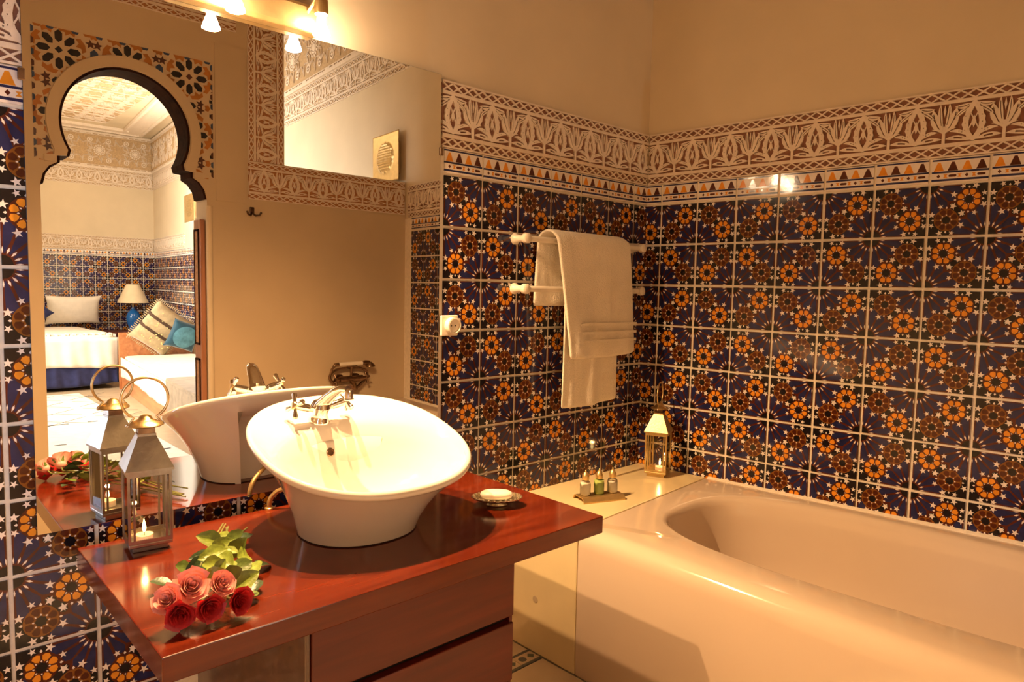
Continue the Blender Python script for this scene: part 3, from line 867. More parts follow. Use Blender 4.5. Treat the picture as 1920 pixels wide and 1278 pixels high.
# overflow hole on the back of the bowl
mb = MB(); T = Vector((0, 0, 1)).rotation_difference(Vector((.055, -.973, .225))).to_matrix().to_4x4()
mb.lathe([(.013, 0), (.013, .003), (.010, .004), (.0095, .001), (.001, .001)], Vector((-1.9177, -.2916, .9603)) - O, 20, 0, T); mb.build('overflow_ring', M['bronze'], bas)

# tap
tp = thing('basin_tap', 'gold lit chrome mixer tap with two cross handles on the basin', 'tap', (-1.925, -.235, 1.050))
mb = MB(); T0 = Matrix.Rotation(radians(17), 4, 'X')
mb.lathe([(.033, .0), (.033, .004), (.027, .012), (.024, .026), (.027, .038), (.031, .048), (.025, .060), (.008, .065)], (0, 0, 0), 24, 0, T0)
mb.build('body', M['chrome'], tp)
mb = MB(); rs = []
sp = [((0, -.005, .040), .030, .014), ((.004, -.03, .062), .026, .013), ((.010, -.06, .085), .023, .012), ((.016, -.09, .102), .021, .011), ((.022, -.115, .110), .019, .010), ((.026, -.135, .110), .016, .010)]
for i, (p, w, h) in enumerate(sp):
    p = Vector(p); t = (Vector(sp[min(i + 1, len(sp) - 1)][0]) - Vector(sp[max(i - 1, 0)][0])).normalized(); side = Vector((1, .15, 0)).normalized(); up = side.cross(t).normalized()
    if up.z < 0: up = -up
    ring = []
    for k in range(20):
        a = 2 * pi * k / 20; c, s = cos(a), sin(a)
        ridge = 1 + (.10 * cos(6 * a) if s > 0 else 0)
        ring.append(p + side * w * c + up * h * 1.15 * s * ridge)
    rs.append(ring)
mb.rings(rs, True, True, True); mb.build('spout', M['chrome'], tp)
mb = MB(); mb.lathe([(.0145, -.024), (.0155, -.020), (.0135, -.018), (.0135, .006), (.011, .010), (.003, .011)], (.027, -.130, .100), 20); mb.build('aerator', M['chrome'], tp)
for s in (-1, 1):
    hub = Vector((s * .080, -.014, .054)); root = Vector((s * .012, -.004, .034)); ax = (hub - root).normalized()
    mb = MB(); mb.tube([root, root.lerp(hub, .35), root.lerp(hub, .4), root.lerp(hub, .8), hub + ax * .006], [.010, .009, .0125, .0125, .011], 16)
    hnd = mb.build('handle', M['chrome'], tp)
    u = ax.cross(Vector((0, 1, 0))).normalized(); w = ax.cross(u).normalized(); q = MB()
    for k in range(4):
        a = k * pi / 2 + .5; d = u * cos(a) + w * sin(a); b0 = hub + ax * .004
        q.tube([b0, b0 + d * .016, b0 + d * .032, b0 + d * .038, b0 + d * .041], [.0055, .0055, .0085, .0075, .001], 12)
    q.build('cross_grip', M['chrome'], hnd)
    q = MB(); q.lathe([(.0115, 0), (.0125, .004), (.010, .007), (.002, .0085)], hub + ax * .005, 20, 0, Vector((0, 0, 1)).rotation_difference(ax).to_matrix().to_4x4()); q.build('cap', M['steel_gold'], hnd)
# braided supply pipe behind the basin
pp = thing('supply_pipe', 'brass coloured supply pipe curving up behind the basin foot', 'pipe', (-2.02, -.09, ZC))
mb = MB(); mb.tube([(0, .0, 0), (.001, .0, .022), (.008, -.003, .040), (.022, -.012, .056), (.045, -.03, .068), (.075, -.055, .078), (.10, -.085, .090)], .0075, 12); mb.build('hose', M['brass'], pp)
mb = MB(); mb.lathe([(.013, 0), (.013, .005), (.009, .008)], (0, 0, 0), 16); mb.build('collar', M['brass'], pp)

# ------------------------------------------------------------------ spotlight bar above the mirror
bar = thing('spotlight_bar', 'brass bar of halogen spotlights on the wall above the mirror', 'light fixture', (-2.25, 0, 2.29))
mb = MB(); rs = []
for x in (-.02, .42):
    rs.append([(x, -.0, -.038), (x, -.05, -.036), (x, -.058, -.024), (x, -.058, .038), (x, -.05, .050), (x, -.0, .052)])
mb.rings([[Vector(p) for p in r] for r in rs], True, True, True); bevel(mb.build('rail', M['brass'], bar, False), .004)
for i, x in enumerate((-1.851, -2.117)):
    lx = x + 2.25
    mb = MB(); mb.tube([(lx - .018, -.05, .020), (lx - .010, -.09, .05), (lx - .002, -.110, .090), (lx, -.111, .075)], .006, 10); 
    arm = mb.build('arm', M['brass'], bar)
    mb = MB(); mb.lathe([(.005, .128), (.012, .11), (.019, .07), (.022, .03), (.021, .018), (.016, .02)], (lx, -.111, -.012), 20, 0, None, True, False); mb.build('lamp_holder', M['brass'], arm)
    mb = MB(); mb.lathe([(.013, .022), (.013, -.006), (.018, -.018), (.026, -.04), (.0265, -.044), (.020, -.047), (.002, -.048)], (lx, -.111, -.012), 20); mb.build('bulb', M['bulb'], arm)
    ld = bpy.data.lights.new('spot_light', 'SPOT'); ld.energy = SPOT_POWER; ld.color = SPOT_COL; ld.spot_size = radians(146); ld.spot_blend = 0.8; ld.shadow_soft_size = 0.012
    lo = bpy.data.objects.new('spot_light', ld); COL.objects.link(lo); lo.location = (x, -.111, 2.218); lo.rotation_euler = (radians(-14), 0, 0)

# ------------------------------------------------------------------ lanterns
def lantern(loc, rz, label, m_body, m_roof, sc=1.0, candle=(0, 0), group='glass candle lanterns'):
    t = thing('candle_lantern', label, 'lantern', loc, rz, group); t.scale = (sc, sc, sc)
    h = .052
    mb = MB(); mb.box((-.042, -.042, 0), (.042, .042, .014)); bevel(mb.build('plinth', m_body, t, False), .002)
    mb = MB(); mb.box((-h, -h, .014), (h, h, .024)); bevel(mb.build('floor_plate', m_body, t, False), .002)
    z0, z1 = .024, .212
    for sx in (-1, 1):
        for sy in (-1, 1):
            mb = MB(); mb.box((sx * h - .006 * (sx > 0), sy * h - .006 * (sy > 0), z0), (sx * h + .006 * (sx < 0), sy * h + .006 * (sy < 0), z1)); mb.build('corner_post', m_body, t, False)
    for k in range(4):
        R = Matrix.Rotation(k * pi / 2, 4, 'Z')
        mb = MB(); mb.box((-h + .006, -h, z0), (h - .006, -h + .005, z0 + .010), 0, R); mb.box((-h + .006, -h, z1 - .012), (h - .006, -h + .005, z1), 0, R)
        mb.box((-h + .012, -h + .001, z0), (-h + .017, -h + .004, z1), 0, R); mb.box((h - .017, -h + .001, z0), (h - .012, -h + .004, z1), 0, R)
        fr = mb.build('window_frame', m_body, t, False)
        mb = MB(); mb.box((-h + .010, -h + .002, z0 + .006), (h - .010, -h + .0032, z1 - .006), 0, R); mb.build('pane', M['glass'], fr, False)
    e = .0575; c = .022
    rs = []
    for w, z in ((h - .002, z1), (e, z1), (e, z1 + .006), (c, .300), (c, .306)):
        rs.append([Vector((a * w, b * w, z)) for a, b in ((-1, -1), (1, -1), (1, 1), (-1, 1))])
    mb = MB(); mb.rings(rs, True, False, True); mb.build('roof', m_roof, t, False)
    mb = MB(); mb.box((-.020, -.020, .300), (.020, .020, .322)); mb.build('neck', M['bronze'], t, False)
    mb = MB(); mb.lathe([(.010, .320), (.040, .324), (.044, .327), (.040, .332), (.022, .340), (.018, .342), (.014, .350), (.006, .354), (.001, .355)], (0, 0, 0), 32); mb.build('cap', M['steel_gold'], t)
    # ring handle
    pts = []; a0 = radians(-62)
    for k in range(29):
        a = a0 + (pi - 2 * a0) * k / 28
        pts.append((.056 * cos(a), 0, .396 + .056 * sin(a)))
    pts = [(.040, 0, .330)] + pts + [(-.040, 0, .330)]
    mb = MB(); mb.tube(pts, [.003] * 2 + [.0036] * 27 + [.003] * 2, 10); hd = mb.build('handle', M['steel_gold'], t)
    for s in (-1, 1):
        q = MB(); q.ball((s * .041, 0, .327), .005, 12); q.build('rivet', M['chrome'], hd)
    cx, cy = candle
    mb = MB(); mb.lathe([(.0205, 0), (.0215, .001), (.0215, .018), (.0205, .018), (.0205, .015), (.001, .0145)], (cx, cy, .024), 24); cu = mb.build('tealight', M['wax'], t)
    q = MB(); q.tube([(cx, cy, .038), (cx, cy, .050)], .0009, 6); q.build('wick', M['wick'], cu)
    q = MB(); q.lathe([(.0006, 0), (.0042, .006), (.005, .012), (.0034, .022), (.0004, .036)], (cx, cy, .047), 12); q.build('flame', M['flame'], cu)
    ld = bpy.data.lights.new('candle_light', 'POINT'); ld.energy = .35; ld.color = (1, .55, .2); ld.shadow_soft_size = .006
    lo = bpy.data.objects.new('candle_light', ld); COL.objects.link(lo); lo.parent = t; lo.location = (cx, cy, .085)
    return t
lantern((-2.392, -.178, ZC), radians(-6), 'tin lantern with a lit candle on the red countertop', M['steel'], M['steel'], 1.0, (-.012, -.026))
lantern((-.130, -.215, .571), radians(22), 'brass lantern with a lit candle in the tiled corner by the bath', M['brass'], M['brass'], 1.0, (.004, -.01))

# ------------------------------------------------------------------ soap dish
sd = thing('soap_dish', 'oval hammered silver soap dish on the right of the countertop', 'soap dish', (-1.437, -.508, ZC), radians(-40))
mb = MB(); rs = []
for a_, b_, z in ((.030, .020, 0), (.034, .023, .002), (.030, .020, .006), (.045, .030, .013), (.072, .050, .020), (.083, .058, .026), (.083, .058, .029), (.070, .047, .024), (.045, .028, .019), (.004, .003, .017)):
    rs.append([Vector((a_ * cos(a) * (1 + (.02 * cos(24 * a) if a_ > .07 else 0)), b_ * sin(a) * (1 + (.02 * cos(24 * a) if a_ > .07 else 0)), z)) for a in [2 * pi * k / 96 for k in range(96)]])
mb.rings(rs, True, True, True); mb.build('dish', M['silver'], sd)
q = MB()
for k in range(26):
    a = 2 * pi * k / 26; q.ball((.0775 * cos(a), .053 * sin(a), .0285), .0042, 8)
b_ = q.build('beaded_rim', M['silver'], sd); b_['kind'] = 'stuff'
so = MB(); rs = []
for k in range(9):
    ph = -pi / 2 + pi * k / 8; r = max(.001, cos(ph)) ** .6; z = .0135 + .0135 * math.copysign(abs(sin(ph)) ** .8, sin(ph))
    rs.append([Vector((*sup(a, .053 * r, .033 * r, 2.5), z)) for a in [2 * pi * j / 32 for j in range(32)]])
so.rings(rs, True, True, True); sp_ = so.build('soap_bar', M['soap'], None, True, 80); sp_.location = (-1.439, -.507, ZC + .0215); sp_.rotation_euler = (0, 0, radians(-40))
tag(sp_, 'white oval soap bar lying on the silver dish', 'soap')

# ------------------------------------------------------------------ roses
def petal_mesh(R, h, w, curl, n=5, m=4):
    """a petal standing on the z axis: centred on +x at radius R"""
    g = []
    for i in range(m + 1):
        v = i / m; row = []
        for j in range(n + 1):
            u = j / n * 2 - 1
            ww = w * sin(pi * (.18 + .70 * v)) ** .7
            a = u * ww / max(R, .006)
            a = max(-1.5, min(1.5, a))
            rr = R * (.35 + .65 * v ** .6) + curl * max(0, v - .6) ** 1.5 * 5 * (1 + .4 * u * u)
            row.append((rr * cos(a), rr * sin(a), h * v * (1 - .10 * u * u)))
        g.append(row)
    return g
def bloom(rnd, S):
    mb = MB()
    layers = [(.004, .034, .011, 0, 3), (.008, .034, .014, .0005, 4), (.0125, .033, .018, .0015, 5), (.017, .031, .020, .003, 5), (.021, .028, .021, .0055, 6)]
    for li, (R, h, w, curl, n) in enumerate(layers):
        for k in range(n):
            g = petal_mesh(R * S, h * S, w * S, curl * S * rnd.uniform(.7, 1.3))
            A = Matrix.Rotation(2 * pi * k / n + li * .7 + rnd.uniform(-.15, .15), 4, 'Z') @ Matrix.Rotation(rnd.uniform(-.05, .12), 4, 'Y')
            vs = [A @ Vector(p) for row in g for p in row]; nn = len(g[0]); fs = []
            for i in range(len(g) - 1):
                for j in range(nn - 1): fs.append((i * nn + j, i * nn + j + 1, (i + 1) * nn + j + 1, (i + 1) * nn + j))
            mb.add(vs, fs)
    mb.lathe([(.002 * S, -.006 * S), (.010 * S, -.003 * S), (.014 * S, .004 * S), (.012 * S, .012 * S)], (0, 0, 0), 16, 0)
    return mb
def leaf_mesh(L, Wd, fold, bend, m):
    mb = MB(); n = 7; vs = []; fs = []
    for i in range(n):
        t = i / (n - 1); w = Wd * sin(pi * min(.985, max(.015, t)) ** .85) ** .8
        if i in (0,): w = .0008
        if i == n - 1: w = .0005
        z = bend * L * (t * t) ; x = L * t
        sr = .0012 * (i % 2)
        for s, f in ((-1, 1), (-.5, .6), (0, 0), (.5, .6), (1, 1)):
            vs.append((x, s * (w + (sr if abs(s) == 1 else 0)), z + fold * abs(s) * w))
    for i in range(n - 1):
        for j in range(4): fs.append((i * 5 + j, i * 5 + j + 1, (i + 1) * 5 + j + 1, (i + 1) * 5 + j))
    mb.add(vs, fs); me = mb.mesh('leaf', [m], True, 80)
    return me
LEAVES = [leaf_mesh(.050, .016, .35, -.15, M['leaf_a']), leaf_mesh(.046, .015, .25, .12, M['leaf_b']), leaf_mesh(.052, .016, .30, -.25, M['leaf_c']), leaf_mesh(.040, .012, .4, .1, M['leaf_a'])]
rnd = random.Random(5)
end = Vector((-2.185, -.225, ZC + .012))
spec = [  # bloom centre, size, axis, material, label
    ((-2.494, -.690, .817), 1.05, (-.45, -.62, .60), 'pink', 'pale pink rose at the left end of the bunch'),
    ((-2.446, -.684, .829), 1.25, (-.05, -.72, .66), 'pink', 'large open pale pink rose in the middle of the bunch'),
    ((-2.392, -.706, .827), 1.00, (.18, -.80, .55), 'pink', 'smaller pink rose on the right beside the large open one'),
    ((-2.366, -.735, .793), .98, (.25, -.90, .12), 'red', 'red rose at the right end of the bunch'),
    ((-2.424, -.725, .793), .98, (.0, -.95, .02), 'red', 'red rose in the middle below the pink ones'),
    ((-2.478, -.718, .793), 1.02, (-.25, -.90, -.05), 'red', 'dark red rose at the left below the pink ones'),
]
leafpts = [(-2.457, -0.509, 0.785, 2), (-2.403, -0.503, 0.8, 1), (-2.373, -0.52, 0.81, 2), (-2.300, -0.40, 0.815, 0), (-2.317, -0.491, 0.83, 0), (-2.355, -0.538, 0.83, 0), (-2.245, -0.385, 0.8, 1), (-2.194, -0.345, 0.785, 2), (-2.29, -0.515, 0.82, 0), (-2.274, -0.539, 0.81, 0), (-2.304, -0.598, 0.81, 1), (-2.345, -0.627, 0.83, 0), (-2.398, -0.675, 0.838, 0), (-2.358, -0.675, 0.83, 1), (-2.261, -0.554, 0.785, 0), (-2.23, -0.527, 0.773, 2), (-2.29, -0.638, 0.775, 2), (-2.317, -0.674, 0.77, 1), (-2.329, -0.661, 0.8, 0), (-2.425, -0.630, 0.812, 2), (-2.438, -0.561, 0.785, 1), (-2.401, -0.62, 0.825, 2), (-2.347, -0.599, 0.84, 0), (-2.377, -0.60, 0.835, 0), (-2.262, -0.36, 0.8, 0), (-2.395, -0.55, 0.80, 2),
           (-2.29, -.44, .81, 3), (-2.33, -.52, .835, 3), (-2.36, -.57, .845, 0), (-2.31, -.55, .83, 3), (-2.41, -.58, .80, 2), (-2.37, -.64, .842, 3), (-2.28, -.47, .80, 1), (-2.25, -.44, .79, 1), (-2.44, -.60, .79, 2), (-2.34, -.46, .80, 2)]
roses = []
for i, (p, S, ax, m, lab) in enumerate(spec):
    P0 = Vector(p); A = Vector(ax).normalized()
    t = thing('rose', lab, 'rose', (P0.x, P0.y, ZC), 0, 'cut roses on the countertop')
    org = Vector((P0.x, P0.y, ZC))
    T = Matrix.Translation(P0 - org - A * .017 * S) @ Vector((0, 0, 1)).rotation_difference(A).to_matrix().to_4x4()
    b = bloom(rnd, S); b.v = [tuple(T @ Vector(q)) for q in b.v]; b.build('bloom', M[m], t, True, 70)
    e = end + Vector((rnd.uniform(-.03, .03), rnd.uniform(-.06, .06), rnd.uniform(-.003, .012) - .002)) - org
    s0 = P0 - org - A * .02 * S
    mid = s0.lerp(e, .5) + Vector((0, 0, .012 if m == 'pink' else .0))
    pts = [s0, s0 - A * .02 + Vector((0, 0, .002)), s0.lerp(mid, .5), mid, mid.lerp(e, .5), e]
    for q in pts: q.z = max(q.z, .004)
    st = MB(); st.tube(pts, [.003, .0024, .0022, .0022, .0022, .0024], 8); st.build('stem', M['stem'], t)
    q = MB()
    for k in range(5):
        a = 2 * pi * k / 5; me = leaf_mesh(.022 * S, .004, .3, -.2, M['leaf_b'])
        TT = T @ Matrix.Rotation(a, 4, 'Z') @ Matrix.Translation((.010 * S, 0, .000)) @ Matrix.Rotation(radians(-62), 4, 'Y')
        pour(q, me, TT)
    q.build('sepals', M['leaf_b'], t)
    roses.append((t, org))
for j, (x, y, z, k) in enumerate(leafpts):
    t, org = roses[j % 6]
    stem_dir = Vector((.45, .80, 0)).normalized()
    side = rnd.choice((-1, 1))
    d = (Vector((rnd.uniform(-.9, .9), rnd.uniform(-.8, .3), rnd.uniform(-.2, .5)))).normalized()
    if z < .79: d.z = rnd.uniform(-.05, .10); d.normalize()
    nrm = Vector((rnd.uniform(-.5, .3), -.75, rnd.uniform(.35, 1.0))).normalized()
    if z < .79: nrm = Vector((rnd.uniform(-.2, .2), -.2, 1)).normalized()
    yv = nrm.cross(d).normalized(); nz = d.cross(yv).normalized()
    pos = Vector((x, y, z)) - d * .022
    if pos.z < ZC + .006: pos.z = ZC + .006
    R = Matrix((d, yv, nz)).transposed().to_4x4()
    s = rnd.uniform(.95, 1.3)
    link('leaf', LEAVES[k], t, Matrix.Translation(pos - org) @ R @ Matrix.Scale(s, 4))

# ------------------------------------------------------------------ towel rails, towels
def rail(z, lab):
    t = thing('towel_rail', lab, 'towel rail', (-.52, 0, z), 0, 'white towel rails')
    mb = MB(); mb.tube([(-.405, -.07, 0), (.400, -.07, 0)], .0125, 16); mb.build('bar', M['white_plastic'], t)
    for x in (-.395, .392):
        mb = MB(); mb.lathe([(.024, -.0), (.024, .008), (.017, .016), (.013, .05), (.013, .060), (.021, .062), (.021, .082), (.016, .086), (.001, .087)], (x, -.007, 0), 24, 0, Matrix.Rotation(pi / 2, 4, 'X')); mb.build('bracket', M['white_plastic'], t)
    return t
rail(1.668, 'upper white towel rail on the tiled wall')
rail(1.460, 'lower white towel rail on the tiled wall')
def towel(name, lab, x0, x1, zr, zf, zb_, rr, yrail, seed, skew=0.0, xb0=None, xb1=None, flare=0.0, th=.010, fold=.016):
    r = random.Random(seed); nx, rows = 44, []
    def wav(u, v): return .008 * sin(u * 9 + seed) * v + .005 * sin(u * 19 + seed * 2 + v * 2) * v
    prof = []
    nf = 16
    for k in range(nf + 1):
        v = 1 - k / nf; prof.append(('f', v))
    for k in range(1, 6): prof.append(('t', k / 6))
    for k in range(9): prof.append(('b', k / 8))
    for kind, v in prof:
        row = []
        for i in range(nx + 1):
            u = i / nx
            if kind == 'f':
                xx = x0 + (x1 - x0) * u + skew * v * (1 - u) + flare * v * u
                zz = zr - (zr - zf) * v - .012 * v * sin(u * 3.0) + (.010 * u * v)
                y = yrail - rr - .012 * v - wav(u, v) - fold * (1 / (1 + math.exp((u - .16 - .03 * v) * 60))) * (.4 + .6 * v)
            elif kind == 't':
                a = pi * v; xx0 = x0 + (x1 - x0) * u; xx1 = (xb0 if xb0 is not None else x0) + ((xb1 if xb1 is not None else x1) - (xb0 if xb0 is not None else x0)) * u
                xx = xx0 + (xx1 - xx0) * v; zz = zr + rr * sin(a) - .004 * u; y = yrail - rr * cos(a)
            else:
                bx0 = xb0 if xb0 is not None else x0; bx1 = xb1 if xb1 is not None else x1
                xx = bx0 + (bx1 - bx0) * u - .012 * v; zz = zr - (zr - zb_) * v; y = yrail + rr + .006 * v + .3 * wav(u, v)
            row.append((xx, min(y, -.014), zz))
        rows.append(row)
    mb = MB(); n = nx + 1
    fs = [(i * n + j, i * n + j + 1, (i + 1) * n + j + 1, (i + 1) * n + j) for i in range(len(rows) - 1) for j in range(nx)]
    mb.add([p for rw in rows for p in rw], fs)
    o = mb.build(name, M['towel'], None, True, 80)
    md = o.modifiers.new('solid', 'SOLIDIFY'); md.thickness = th; md.offset = 1
    subsurf(o, 1)
    tx = bpy.data.textures.new('terry', 'CLOUDS'); tx.noise_scale = .012
    dm = o.modifiers.new('pile', 'DISPLACE'); dm.texture = tx; dm.strength = .003; dm.texture_coords = 'LOCAL'
    return o
t1 = towel('towel', '', -.765, -.262, 1.676, 1.158, 1.385, .030, -.07, 1, skew=.075, xb0=-.805, xb1=-.36, flare=.05, th=.012)
tag(t1, 'white terry towel draped over the upper towel rail', 'towel', 'white towels on the rails')
mb = MB()
for z in (1.30, 1.262, 1.225): mb.box((-.620, -.1335, z), (-.225, -.1275, z + .012))
bd = mb.build('woven_band', M['towel'], t1, False); bd['label'] = 'flat woven band across the towel'
t2 = towel('towel', '', -.690, -.325, 1.470, .940, 1.20, .017, -.066, 4, skew=-.02, xb0=-.60, xb1=-.34, th=.008)
tag(t2, 'white terry towel hanging lower from the second rail under the first towel', 'towel', 'white towels on the rails')

# ------------------------------------------------------------------ socket
sk = thing('wall_socket', 'white plastic wall socket beside the mirror', 'socket', (-1.262, -.0085, 1.312))
mb = MB(); mb.box((-.041, -.012, -.040), (.041, 0, .040)); bevel(mb.build('plate', M['white_plastic'], sk, False), .004, 3)
RX = Matrix.Rotation(pi / 2, 4, 'X')
mb = MB(); mb.lathe([(.032, 0), (.032, .026), (.027, .027), (.026, .017), (.002, .016)], (.006, -.010, 0), 32, 0, RX); ins = mb.build('round_insert', M['white_plastic'], sk)
q = MB()
for s in (-1, 1): q.lathe([(.0028, 0), (.0028, .001)], (.006 + s * .0095, -.026, 0), 10, 0, RX)
q.build('pin_hole', M['black_hole'], ins)

# ------------------------------------------------------------------ ledge and bath
led = thing('bath_ledge', 'cream stone ledge in the corner at the head of the bath', 'ledge', (-.5, -.2, 0))
LO = Vector((-.5, -.2, 0))
def seam(x): return -.478 + (x + 1.0) * .085
poly = [(-1.0, -.0105), (-1.0, seam(-1.0)), (xB(seam(.04)) - .0115, seam(.04)), (-.0105, -.0105)]
mb = MB(); mb.rings([[Vector((x, y, z)) - LO for x, y in poly] for z in (0.0, .57)], True, True, True)
bevel(mb.build('block', M['ledge'], led, False), .006, 2)
mb = MB(); mb.lathe([(.014, 0), (.0135, .0006), (.001, .0008)], Vector((-1.0005, -.262, .222)) - LO, 18, 0, Matrix.Rotation(-pi / 2, 4, 'Y'), False, True); q = mb.build('adhesive_mark', M['plaster_dark'], led)
bt = thing('bathtub', 'cream enamelled bathtub built in along the tiled right wall', 'bathtub', (-.42, -1.45, 0))
BO = Vector((-.42, -1.45, 0)); ZR = .565
yb0, yb1 = -.0065, YF + .006
def xo(y): return xB(y) - .010
C0 = Vector((-.41, -1.47))
corners = [Vector((-1.0, seam(-1.0) - .004)), Vector((xo(seam(.03)), seam(.03) - .004)), Vector((xo(yb1), yb1)), Vector((-1.0, yb1))]
NT = 160
ca_ = [atan2(c.y - C0.y, c.x - C0.x) for c in corners]
angs = sorted(set([2 * pi * k / NT - pi for k in range(NT)] + ca_))
angs = [a for i, a in enumerate(angs) if i == 0 or a - angs[i - 1] > 1e-4]
def outer(a):
    d = Vector((cos(a), sin(a))); best = None
    for i in range(4):
        p, q = corners[i], corners[(i + 1) % 4]; e = q - p; den = d.x * e.y - d.y * e.x
        if abs(den) < 1e-9: continue
        w = p - C0; t = (w.x * e.y - w.y * e.x) / den; s = (w.x * d.y - w.y * d.x) / den
        if t > 0 and -1e-6 <= s <= 1 + 1e-6: best = t if best is None else min(best, t)
    return C0 + d * best
def inner(a, k, dz, n=3.0):
    ea, eb = .415 * k, .915 - .415 * (1 - k)
    # ray in direction a meets the superellipse
    c, s = cos(a), sin(a); r = (abs(c / ea) ** n + abs(s / eb) ** n) ** (-1 / n)
    x, y = C0.x + r * c, C0.y + r * s
    x += -(y + .55) * .045
    return Vector((x, y, dz))
def oring(inset, z):
    out = []
    for a in angs:
        p = outer(a)
        x = min(max(p.x, -1.0 + inset), p.x); 
        if p.x < -1.0 + inset: x = -1.0 + inset
        out.append(Vector((x, p.y, z)))
    return out
rr_ = [oring(.004, 0.0), oring(0.0, .03), oring(0.0, .50), oring(.004, .525), oring(.013, .545), oring(.028, .558), oring(.050, .565), oring(.070, .567)]
def irim(k, z): return [inner(a, k, z) for a in angs]
rr_ += [irim(1.03, .566), irim(1.0, .562), irim(.975, .552), irim(.955, .530), irim(.93, .45), irim(.90, .32), irim(.86, .22), irim(.78, .165), irim(.62, .145), irim(.2, .140)]
mb = MB(); mb.rings([[p - BO for p in r] for r in rr_], True, True, True)
mb.build('shell', M['enamel'], bt, True, 50)
mb = MB()
mb.rings([[WB(t, 0.009, z) - BO for t, z in ((.40, .560), (2.5, .560), (2.5, .580), (.40, .576))], [WB(t, .022, z) - BO for t, z in ((.40, .560), (2.5, .560), (2.5, .572), (.40, .570))]], True, True, True)
mb.build('sealant', M['grout'], bt, False)

# bath mixer on the front wall
mx = thing('bath_mixer', 'dark bronze telephone style bath mixer with handset and coiled hose on the plain wall', 'shower mixer', (-.29, YF, .785)); mx.scale = (1.12, 1.12, 1.12)
mb = MB(); mb.tube([(-.085, .06, -.02), (.085, .06, -.02)], .021, 16)
for s in (-1, 1): mb.tube([(s * .06, 0.0, -.02), (s * .06, .02, -.02), (s * .06, .021, -.02), (s * .06, .06, -.02)], [.030, .030, .014, .014], 16)
mb.build('body', M['bronze'], mx)
for s in (-1, 1):
    mb = MB(); mb.tube([(s * .085, .06, -.02), (s * .12, .065, -.02)], .012, 12)
    for k in range(4):
        a = k * pi / 2 + .4; mb.tube([(s * .115, .065, -.02), (s * .115, .065 + .035 * cos(a), -.02 + .035 * sin(a))], [.005, .008], 10)
    mb.build('cross_handle', M['bronze'], mx)
mb = MB(); mb.tube([(0, .06, 0), (0, .065, .05), (0, .07, .065)], .009, 12); mb.tube([(-.045, .07, .080), (-.03, .07, .064), (.03, .07, .064), (.045, .07, .080)], .006, 10); mb.build('cradle', M['bronze'], mx)
mb = MB(); mb.tube([(-.10, .075, .083), (.075, .075, .083)], [.013, .013], 16); hs = mb.build('handset', M['white_plastic'], mx)
q = MB(); q.tube([(.075, .075, .083), (.10, .075, .085), (.125, .075, .080)], [.014, .016, .018], 14); q.lathe([(.012, .03), (.034, .01), (.036, 0), (.030, -.004), (.002, -.004)], (.132, .078, .058), 20); q.build('handset_head', M['bronze'], hs)
q = MB(); q.tube([(-.10, .075, .083), (-.125, .075, .080), (-.135, .075, .070)], [.014, .013, .010], 12); q.build('hose_nut', M['bronze'], hs)
mb = MB(); pts = []
for k in range(60):
    a = k / 59; ang = 2.3 + a * 2 * pi * 1.75; r = .120 + .012 * sin(ang * 3)
    pts.append((-.01 + r * cos(ang) * 1.12, .035 + .02 * a, -.015 + r * .62 * sin(ang)))
pts = [(-.135, .075, .070), (-.145, .065, .050)] + pts[4:]
mb.tube(pts, .008, 10); mb.build('hose', M['bronze'], mx)
mb = MB(); mb.tube([(0, .06, -.035), (0, .10, -.05), (0, .12, -.085)], [.014, .014, .016], 14); mb.build('spout', M['bronze'], mx)

# hook
hk = thing('coat_hook', 'dark double coat hook on the plain wall by the arched door', 'hook', (-1.003, YF, 1.945)); hk.scale = (1.35, 1.2, 1.35)
mb = MB(); mb.box((-.012, 0, -.02), (.012, .006, .016)); bevel(mb.build('plate', M['dark_metal'], hk, False), .003)
for s in (-1, 1):
    mb = MB(); mb.tube([(0, .004, -.012), (s * .012, .02, -.026), (s * .028, .030, -.024), (s * .036, .034, -.008)], [.005, .005, .0045, .0055], 10); mb.build('prong', M['dark_metal'], hk)

# ------------------------------------------------------------------ bottles on the ledge
tr = thing('bottle_tray', 'curved brass tray holding three small bottles on the cream ledge', 'tray', (-.650, -.286, .570), radians(-20.5))
mb = MB(); n = 10; top_ = []; bot = []
for k in range(n + 1):
    a = pi / 2 * k / n
    top_.append((-.052 + .0 + .0, 0))
prof_ = [(-.050, .000), (-.050, .006), (-.044, .016), (-.034, .022), (.030, .022), (.040, .018), (.047, .008), (.050, .0), (.047, .0), (.043, .007), (.037, .014), (.029, .018), (-.032, .018), (-.041, .013), (-.046, .005), (-.047, 0)]
mb.rings([[Vector((x, y, z)) for y, z in prof_] for x in (-.100, .100)], True, True, True)
mb.build('stand', M['brass'], tr, True, 30)
def bottle(lx, m, lab, fill=.052):
    p = Matrix.Translation((-.650, -.286, .570)) @ Matrix.Rotation(radians(-20.5), 4, 'Z') @ Vector((lx, .004, .0225))
    t = thing('toiletry_bottle', lab, 'bottle', p, 0, 'small bottles on the brass tray')
    mb = MB(); mb.lathe([(.019, 0), (.022, .002), (.0225, .006), (.0225, .046), (.020, .056), (.012, .063), (.011, .068)], (0, 0, 0), 24, 0, None, True, False); mb.build('glass', M['bottle_glass'], t)
    mb = MB(); mb.lathe([(.019, .0015), (.0212, .004), (.0212, fill), (.001, fill + .0004)], (0, 0, 0), 24); mb.build('contents', m, t)
    mb = MB(); mb.lathe([(.0145, .066), (.0155, .070), (.0155, .080), (.0165, .081), (.0150, .086), (.009, .097), (.003, .102), (.0035, .105), (.001, .109)], (0, 0, 0), 24); mb.build('cap', M['brass'], t)
bottle(-.066, M['lotion_white'], 'small bottle of white lotion on the left of the brass tray', .056)
